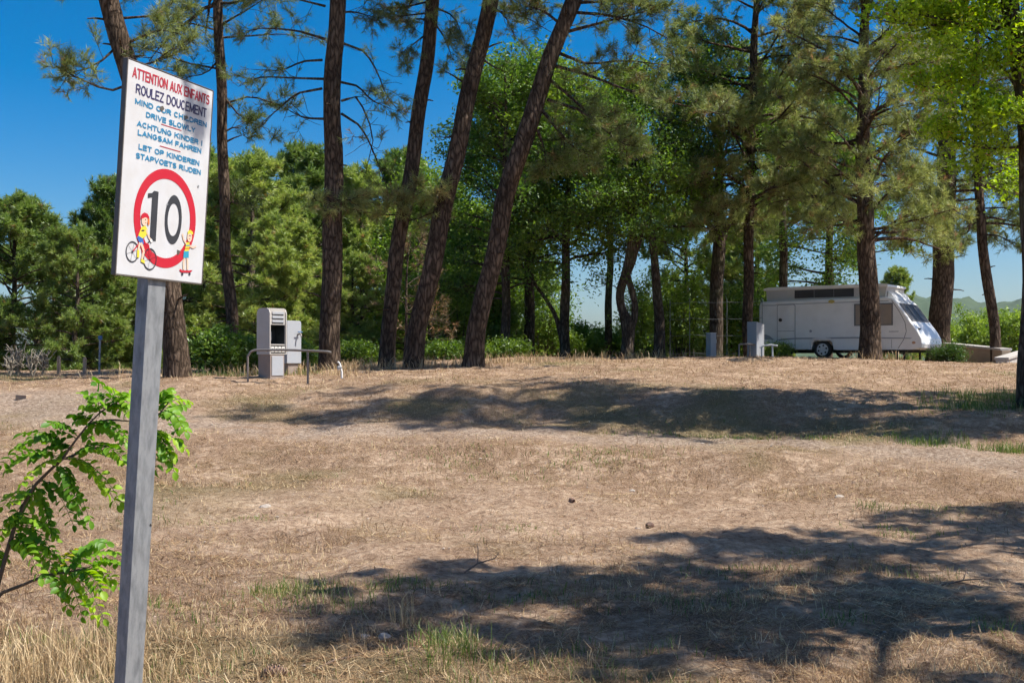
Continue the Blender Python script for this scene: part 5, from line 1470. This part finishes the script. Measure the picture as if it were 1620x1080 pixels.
# lying straw and needles
x, y = scatter(300000, p=1.12)
gr, ge, li = zones(x, y)
keep = rng.random(len(x)) < np.clip(li * 1.0 + 0.10 - gr * 0.3, 0.04, 1) * (0.25 + 0.75 * sstep(0.42, 0.58, fbm(x * 2.6 + 70, y * 2.6, 3)))
x, y = x[keep], y[keep]; n = len(x)
tn = 0.45 + 0.55 * (fbm(x * 0.9, y * 0.9, 3) - 0.5) * 2 + rng.normal(size=n) * 0.27
parts.append(blades(x, y, rng.uniform(0.05, 0.13, n), 0.0022 + 0.00045 * y, rng.uniform(1.15, 1.55, n), rng.uniform(0, 6.28, n), tn, 0.15, False))
# short upright stubble
x, y = scatter(150000, p=1.1)
gr, ge, li = zones(x, y)
keep = rng.random(len(x)) < np.clip(li * 0.9 + ge * 0.5 - gr * 0.6 - 0.08, 0.015, 1) * sstep(0.3, 0.6, fbm(x * 1.3 + 3, y * 1.3, 3))
x, y = x[keep], y[keep]; n = len(x)
tn = 0.58 + 0.5 * (fbm(x * 0.8 + 8, y * 0.8, 3) - 0.5) * 2 + rng.normal(size=n) * 0.2
parts.append(blades(x, y, rng.uniform(0.03, 0.10, n), 0.002 + 0.0004 * y, np.abs(rng.normal(size=n)) * 0.55, rng.uniform(0, 6.28, n), tn, 0.3, False))


def patch(px, py, Y, wpx, dpt, n, h0, h1, lean=0.4, tint=0.6, tj=0.15, wd=0.004):
    """a tuft patch centred where the ground shows at photo column px, Y metres out"""
    cx = (px - CX) / F * Y
    x = cx + rng.normal(size=n) * wpx / F * Y * 0.4; y = Y + rng.normal(size=n) * dpt * 0.5
    cl = fbm(x * 5, y * 5, 2); k = cl > 0.42
    x, y = x[k], y[k]; n = len(x)
    return blades(x, y, rng.uniform(h0, h1, n), np.full(n, wd) * rng.uniform(0.7, 1.3, n), np.abs(rng.normal(size=n)) * lean, rng.uniform(0, 6.28, n), tint + rng.normal(size=n) * tj)


# tall dry grass in the near corner, dry stalks, fringe under the pines
parts.append(patch(60, 1020, 5.6, 240, 0.9, 1500, 0.12, 0.34, 0.3, 0.72))
parts.append(patch(20, 1040, 5.1, 200, 0.6, 700, 0.15, 0.40, 0.3, 0.75))
parts.append(patch(330, 1040, 5.7, 300, 1.0, 1300, 0.06, 0.16, 0.5, 0.65))
parts.append(patch(640, 985, 6.9, 26, 0.10, 26, 0.14, 0.30, 0.12, 0.62, wd=0.006))
parts.append(patch(930, 1060, 5.9, 120, 0.3, 60, 0.10, 0.22, 0.4, 0.65))
for px, Y_, w_, n_ in ((560, 27.5, 120, 700), (700, 27.5, 160, 700), (860, 29, 180, 500), (540, 24.5, 40, 160), (430, 25.5, 120, 400), (250, 26.5, 120, 300), (1040, 33, 160, 250), (1385, 31.4, 70, 160)):
    parts.append(patch(px, 560, Y_, w_, 0.7, n_, 0.12, 0.42, 0.35, 0.72, wd=0.012))
join_blades(parts, 'dry_grass', 'dry straw and pine litter over the clearing', 'dry grass', 'straw')

parts = []
x, y = scatter(60000, p=1.1)
gr, ge, li = zones(x, y)
keep = rng.random(len(x)) < np.clip(ge * 1.3 - 0.1, 0.0, 1) * sstep(0.42, 0.62, fbm(x * 2 + 30, y * 2, 3))
x, y = x[keep], y[keep]; n = len(x)
parts.append(blades(x, y, rng.uniform(0.03, 0.10, n), 0.0022 + 0.0004 * y, np.abs(rng.normal(size=n)) * 0.5, rng.uniform(0, 6.28, n), 0.5 + rng.normal(size=n) * 0.2))
for px, Y_, w_, d_, n_, h0, h1, tn in ((440, 7.9, 60, 0.35, 420, 0.07, 0.19, 0.45), (500, 7.5, 90, 0.35, 420, 0.06, 0.16, 0.5), (560, 7.4, 60, 0.2, 150, 0.06, 0.16, 0.5), (720, 6.1, 60, 0.28, 520, 0.08, 0.21, 0.5), (740, 5.6, 90, 0.25, 420, 0.06, 0.18, 0.55), (640, 8.0, 70, 0.25, 300, 0.06, 0.15, 0.4),
                                (270, 7.4, 80, 0.4, 300, 0.05, 0.12, 0.6), (330, 6.9, 60, 0.3, 180, 0.05, 0.12, 0.6), (120, 6.4, 120, 0.4, 420, 0.06, 0.18, 0.55), (850, 7.6, 120, 0.4, 350, 0.05, 0.10, 0.35), (1060, 7.6, 160, 0.4, 420, 0.05, 0.10, 0.35), (1180, 8.6, 160, 0.3, 350, 0.04, 0.09, 0.4), (1320, 7.0, 60, 0.15, 130, 0.05, 0.11, 0.35),
                                (1300, 9.5, 60, 0.15, 120, 0.04, 0.09, 0.4), (1420, 10.8, 110, 0.3, 300, 0.05, 0.11, 0.5), (1560, 6.6, 80, 0.2, 180, 0.05, 0.12, 0.4), (1380, 12.0, 24, 0.1, 70, 0.06, 0.14, 0.4), (1580, 19.3, 100, 0.8, 1500, 0.12, 0.36, 0.45), (1540, 18.6, 90, 0.6, 700, 0.10, 0.28, 0.5), (1470, 16.2, 70, 0.4, 600, 0.08, 0.22, 0.4),
                                (1585, 15.7, 50, 0.4, 500, 0.10, 0.26, 0.35), (1300, 16.6, 80, 0.3, 250, 0.05, 0.12, 0.45), (1180, 17.2, 80, 0.3, 250, 0.05, 0.12, 0.45), (830, 14.9, 160, 0.5, 600, 0.05, 0.12, 0.6), (950, 15.2, 120, 0.4, 400, 0.05, 0.12, 0.6), (700, 15.4, 120, 0.4, 300, 0.04, 0.10, 0.6), (1060, 17.5, 120, 0.4, 300, 0.05, 0.10, 0.5),
                                (440, 25.2, 70, 0.5, 500, 0.08, 0.26, 0.5), (350, 25.6, 110, 0.5, 600, 0.08, 0.24, 0.5), (820, 10.6, 100, 0.3, 200, 0.03, 0.07, 0.6), (380, 11.2, 90, 0.3, 200, 0.03, 0.08, 0.65), (1490, 11.8, 80, 0.3, 200, 0.04, 0.09, 0.75), (980, 6.2, 120, 0.3, 260, 0.05, 0.11, 0.4), (1450, 8.4, 70, 0.2, 140, 0.05, 0.1, 0.4)):
    parts.append(patch(px, 0, Y_, w_ * 1.25, d_ * 1.3, int(n_ * (0.62 if Y_ < 9 else 1.0)), h0 * 0.85, h1 * 0.9, 0.5, tn + 0.12, 0.24, 0.0026 + 0.0003 * Y_))
join_blades(parts, 'green_grass', 'scattered tufts of green grass over the clearing', 'grass', 'grass')

# gravel and pebbles
M['pebble'] = worn('pebbles', (0.42, 0.34, 0.27), 0.9, (0.2, 0.14, 0.10), 0.9, 1.5, bump=0.2)
x, y = scatter(30000, p=0.9)
gr, ge, li = zones(x, y)
keep = rng.random(len(x)) < np.clip(gr * 0.8 + (1 - li) * 0.10, 0.02, 1)
x, y = x[keep], y[keep]; n = len(x)
ic = np.array([(0, 0, 1), (0.9, 0, 0.3), (0.28, 0.85, 0.3), (-0.72, 0.53, 0.3), (-0.72, -0.53, 0.3), (0.28, -0.85, 0.3), (0, 0, -0.4)])
ft = np.array([(0, 1, 2), (0, 2, 3), (0, 3, 4), (0, 4, 5), (0, 5, 1), (6, 2, 1), (6, 3, 2), (6, 4, 3), (6, 5, 4), (6, 1, 5)])
s = rng.uniform(0.006, 0.018, n) * (0.7 + 0.03 * y); s[rng.random(n) < 0.03] *= 1.9
a = rng.uniform(0, 6.28, n)
V = ic[None] * np.stack([s, s * rng.uniform(0.6, 1, n), s * rng.uniform(0.4, 0.7, n)], 1)[:, None] * (1 + 0.25 * rng.normal(size=(n, 7, 1)))
V = np.stack([V[..., 0] * np.cos(a)[:, None] - V[..., 1] * np.sin(a)[:, None] + x[:, None], V[..., 0] * np.sin(a)[:, None] + V[..., 1] * np.cos(a)[:, None] + y[:, None], V[..., 2] + H(x, y)[:, None]], -1)
o = link('gravel', mesh_np('gravel', V.reshape(-1, 3), (ft[None] + np.arange(n)[:, None, None] * 7).reshape(-1, 3), False, None, M['pebble']))
tag(o, 'loose gravel and pebbles on the track', 'gravel', kind='stuff')


# single stones, pine cones, twigs
def stone(px, Y, r, label):
    bm = bmesh.new(); bmesh.ops.create_icosphere(bm, subdivisions=2, radius=r)
    ph = rng.random(3) * 9
    for v in bm.verts:
        c = v.co / r
        k = 1 + 0.22 * math.sin(c.x * 3 + ph[0]) * math.cos(c.y * 2.5 + ph[1]) + 0.12 * math.sin(c.z * 5 + ph[2])
        v.co = Vector((v.co.x * k * 1.2, v.co.y * k * 0.9, v.co.z * k * 0.55))
    g = ground_at(px, Y)
    o = link('stone', bm_mesh('stone', bm, M['stone']), None, None, (g[0], g[1], g[2] + r * 0.1), (0, 0, rng.random() * 6))
    return tag(o, label, 'stone', 'stones lying on the clearing')


M['stone'] = worn('pale_stone', (0.36, 0.31, 0.26), 0.9, (0.3, 0.25, 0.2), 0.5, 14, bump=0.3, fine=60)
stone(578, 6.6, 0.035, 'pale stone at the shadow edge, beside dry stalks')
stone(608, 6.55, 0.040, 'larger pale stone near the dry stalks')
stone(1328, 12.7, 0.05, 'whitish stone in the middle of the sunny strip')
stone(420, 12.3, 0.06, 'flat grey stone on the bare track')
stone(1000, 13.6, 0.045, 'small pale stone on the grassy bank foot')


def cone(px, Y, L, rot, label):
    g = ground_at(px, Y)
    root = empty('pine_cone', (g[0], g[1], g[2] + L * 0.2), rot)
    q = Quads()
    t = np.linspace(0, 1, 9)
    q.tube(np.stack([L * (t - 0.5), 0 * t, 0 * t], 1), L * 0.24 * np.sqrt(np.clip(1 - (2 * t - 0.9) ** 2 * 0.9, 0.02, 1)), 12)
    link('core', q.mesh('core', M['cone_dark']), root)
    q = Quads()
    for i in range(70):
        tt = 0.03 + 0.94 * i / 70; a_ = i * 2.39996
        rr = L * 0.25 * math.sqrt(max(1 - (2 * tt - 0.85) ** 2 * 0.9, 0.03))
        e = np.array([0, math.cos(a_), math.sin(a_)]); f_ = np.array([0, -math.sin(a_), math.cos(a_)]); ax = np.array([1.0, 0, 0])
        c0 = np.array([L * (tt - 0.5), 0, 0]) + e * rr * 0.8; c1 = c0 + e * rr * 0.55 + ax * L * 0.055; w_ = L * 0.065
        V_ = [c0 - f_ * w_ * 0.6, c0 + f_ * w_ * 0.6, c1 + f_ * w_, c1 - f_ * w_, c1 + ax * L * 0.03 + f_ * w_ * 0.7, c1 + ax * L * 0.03 - f_ * w_ * 0.7]
        q.add(V_, [(0, 1, 2, 3), (3, 2, 4, 5), (0, 1, 4, 5)])
    link('scales', q.mesh('scales', M['cone_scale'], False), root)
    return tag(root, label, 'pine cone', 'fallen pine cones')


M['cone_dark'] = worn('cone_core', (0.14, 0.08, 0.055), 0.9, (0.03, 0.02, 0.015), 0.4, 20)
M['cone_scale'] = worn('cone_scales', (0.33, 0.20, 0.13), 0.8, (0.32, 0.27, 0.25), 0.6, 60)
cone(435, 5.85, 0.125, (0.2, 0.1, 0.35), 'grey-brown pine cone in the near straw')
cone(1028, 11.15, 0.11, (0.1, 0.1, 0.9), 'reddish brown pine cone alone on the bare track')
cone(905, 12.7, 0.10, (0.1, 0, 2.0), 'small dark pine cone higher up the bare track')
M['twig'] = worn('dead_twig', (0.16, 0.11, 0.08), 0.9, (0.08, 0.05, 0.04), 0.5, 20)


def twig(px, Y, L, az, label, rise=0.05):
    g = ground_at(px, Y)
    root = empty('twig', (g[0], g[1], g[2] + 0.012), (0, 0, az))
    q = Quads(); q.tube([(0, 0, 0), (L * 0.4, 0.02, rise * 0.6), (L * 0.8, -0.03, rise), (L, 0.01, rise * 1.4)], [0.007, 0.006, 0.004, 0.002], 6)
    m_ = link('main_stick', q.mesh('main_stick', M['twig']), root)
    q = Quads(); q.tube([(L * 0.4, 0.02, rise * 0.6), (L * 0.55, 0.10, rise * 1.5), (L * 0.62, 0.16, rise * 2)], [0.004, 0.003, 0.0015], 5)
    link('side_shoot', q.mesh('side_shoot', M['twig']), root)
    return tag(root, label, 'twig', 'dead twigs on the ground')


twig(1490, 8.0, 0.42, 0.1, 'dark twig lying in the shade on the bare soil')
twig(735, 8.55, 0.30, 0.5, 'small upright dead twig by the dirt patch', 0.09)
twig(480, 19.5, 0.5, -0.5, 'dead twig at the foot of the shaded bank', 0.08)
twig(500, 5.95, 0.35, 0.8, 'brown twig among straw by the near cone', 0.03)


# pale dried weeds below the young pines
def weed(px, Y, h, label):
    b_ = ground_at(px, Y)
    q = Quads()
    for i in range(9):
        a_ = rng.uniform(0, 6.28); hh = h * rng.uniform(0.55, 1)
        e = np.array([math.cos(a_) * 0.22 * h, math.sin(a_) * 0.22 * h, hh])
        q.tube([np.zeros(3), e * 0.5 + rng.normal(size=3) * 0.02, e], [0.012, 0.009, 0.004], 4)
        for j in range(6):
            s_ = e * rng.uniform(0.4, 1.0)
            q.tube([s_, s_ + rng.normal(size=3) * 0.05 + [0, 0, 0.07], s_ + rng.normal(size=3) * 0.07 + [0, 0, 0.12]], [0.010, 0.014, 0.006], 4)
    root = empty('dry_weed', b_)
    link('stalks', q.mesh('stalks', M['weed']), root)
    return tag(root, label, 'weed', 'dried weeds at the edge of the young pines')


M['weed'] = worn('dry_weed', (0.30, 0.26, 0.20), 0.9, (0.3, 0.24, 0.18), 0.5, 10)
weed(28, 27.0, 0.75, 'tallest pale dried weed below the edge pine')
weed(52, 26.8, 0.62, 'pale dried weed, second from the picture edge')
weed(68, 27.3, 0.55, 'spindly dried weed nearest the weathered stake')
weed(16, 26.6, 0.40, 'lowest dried weed at the picture edge')


# ------------------------------------------------------------------ air
hm = bpy.data.materials.new('haze_air'); hm.use_nodes = True
hn, hl = hm.node_tree.nodes, hm.node_tree.links
hn.remove(hn['Principled BSDF'])
pv = hn.new('ShaderNodeVolumePrincipled')
pv.inputs['Color'].default_value = (0.62, 0.80, 1.0, 1)
pv.inputs['Density'].default_value = 0.00005
hl.new(pv.outputs[0], hn['Material Output'].inputs['Volume'])
tag(link('haze', bm_mesh('haze', box_bm(-2600, 2600, -70, 2600, -9, 150), hm)), 'thin pale summer haze over the valley', 'haze', kind='stuff')
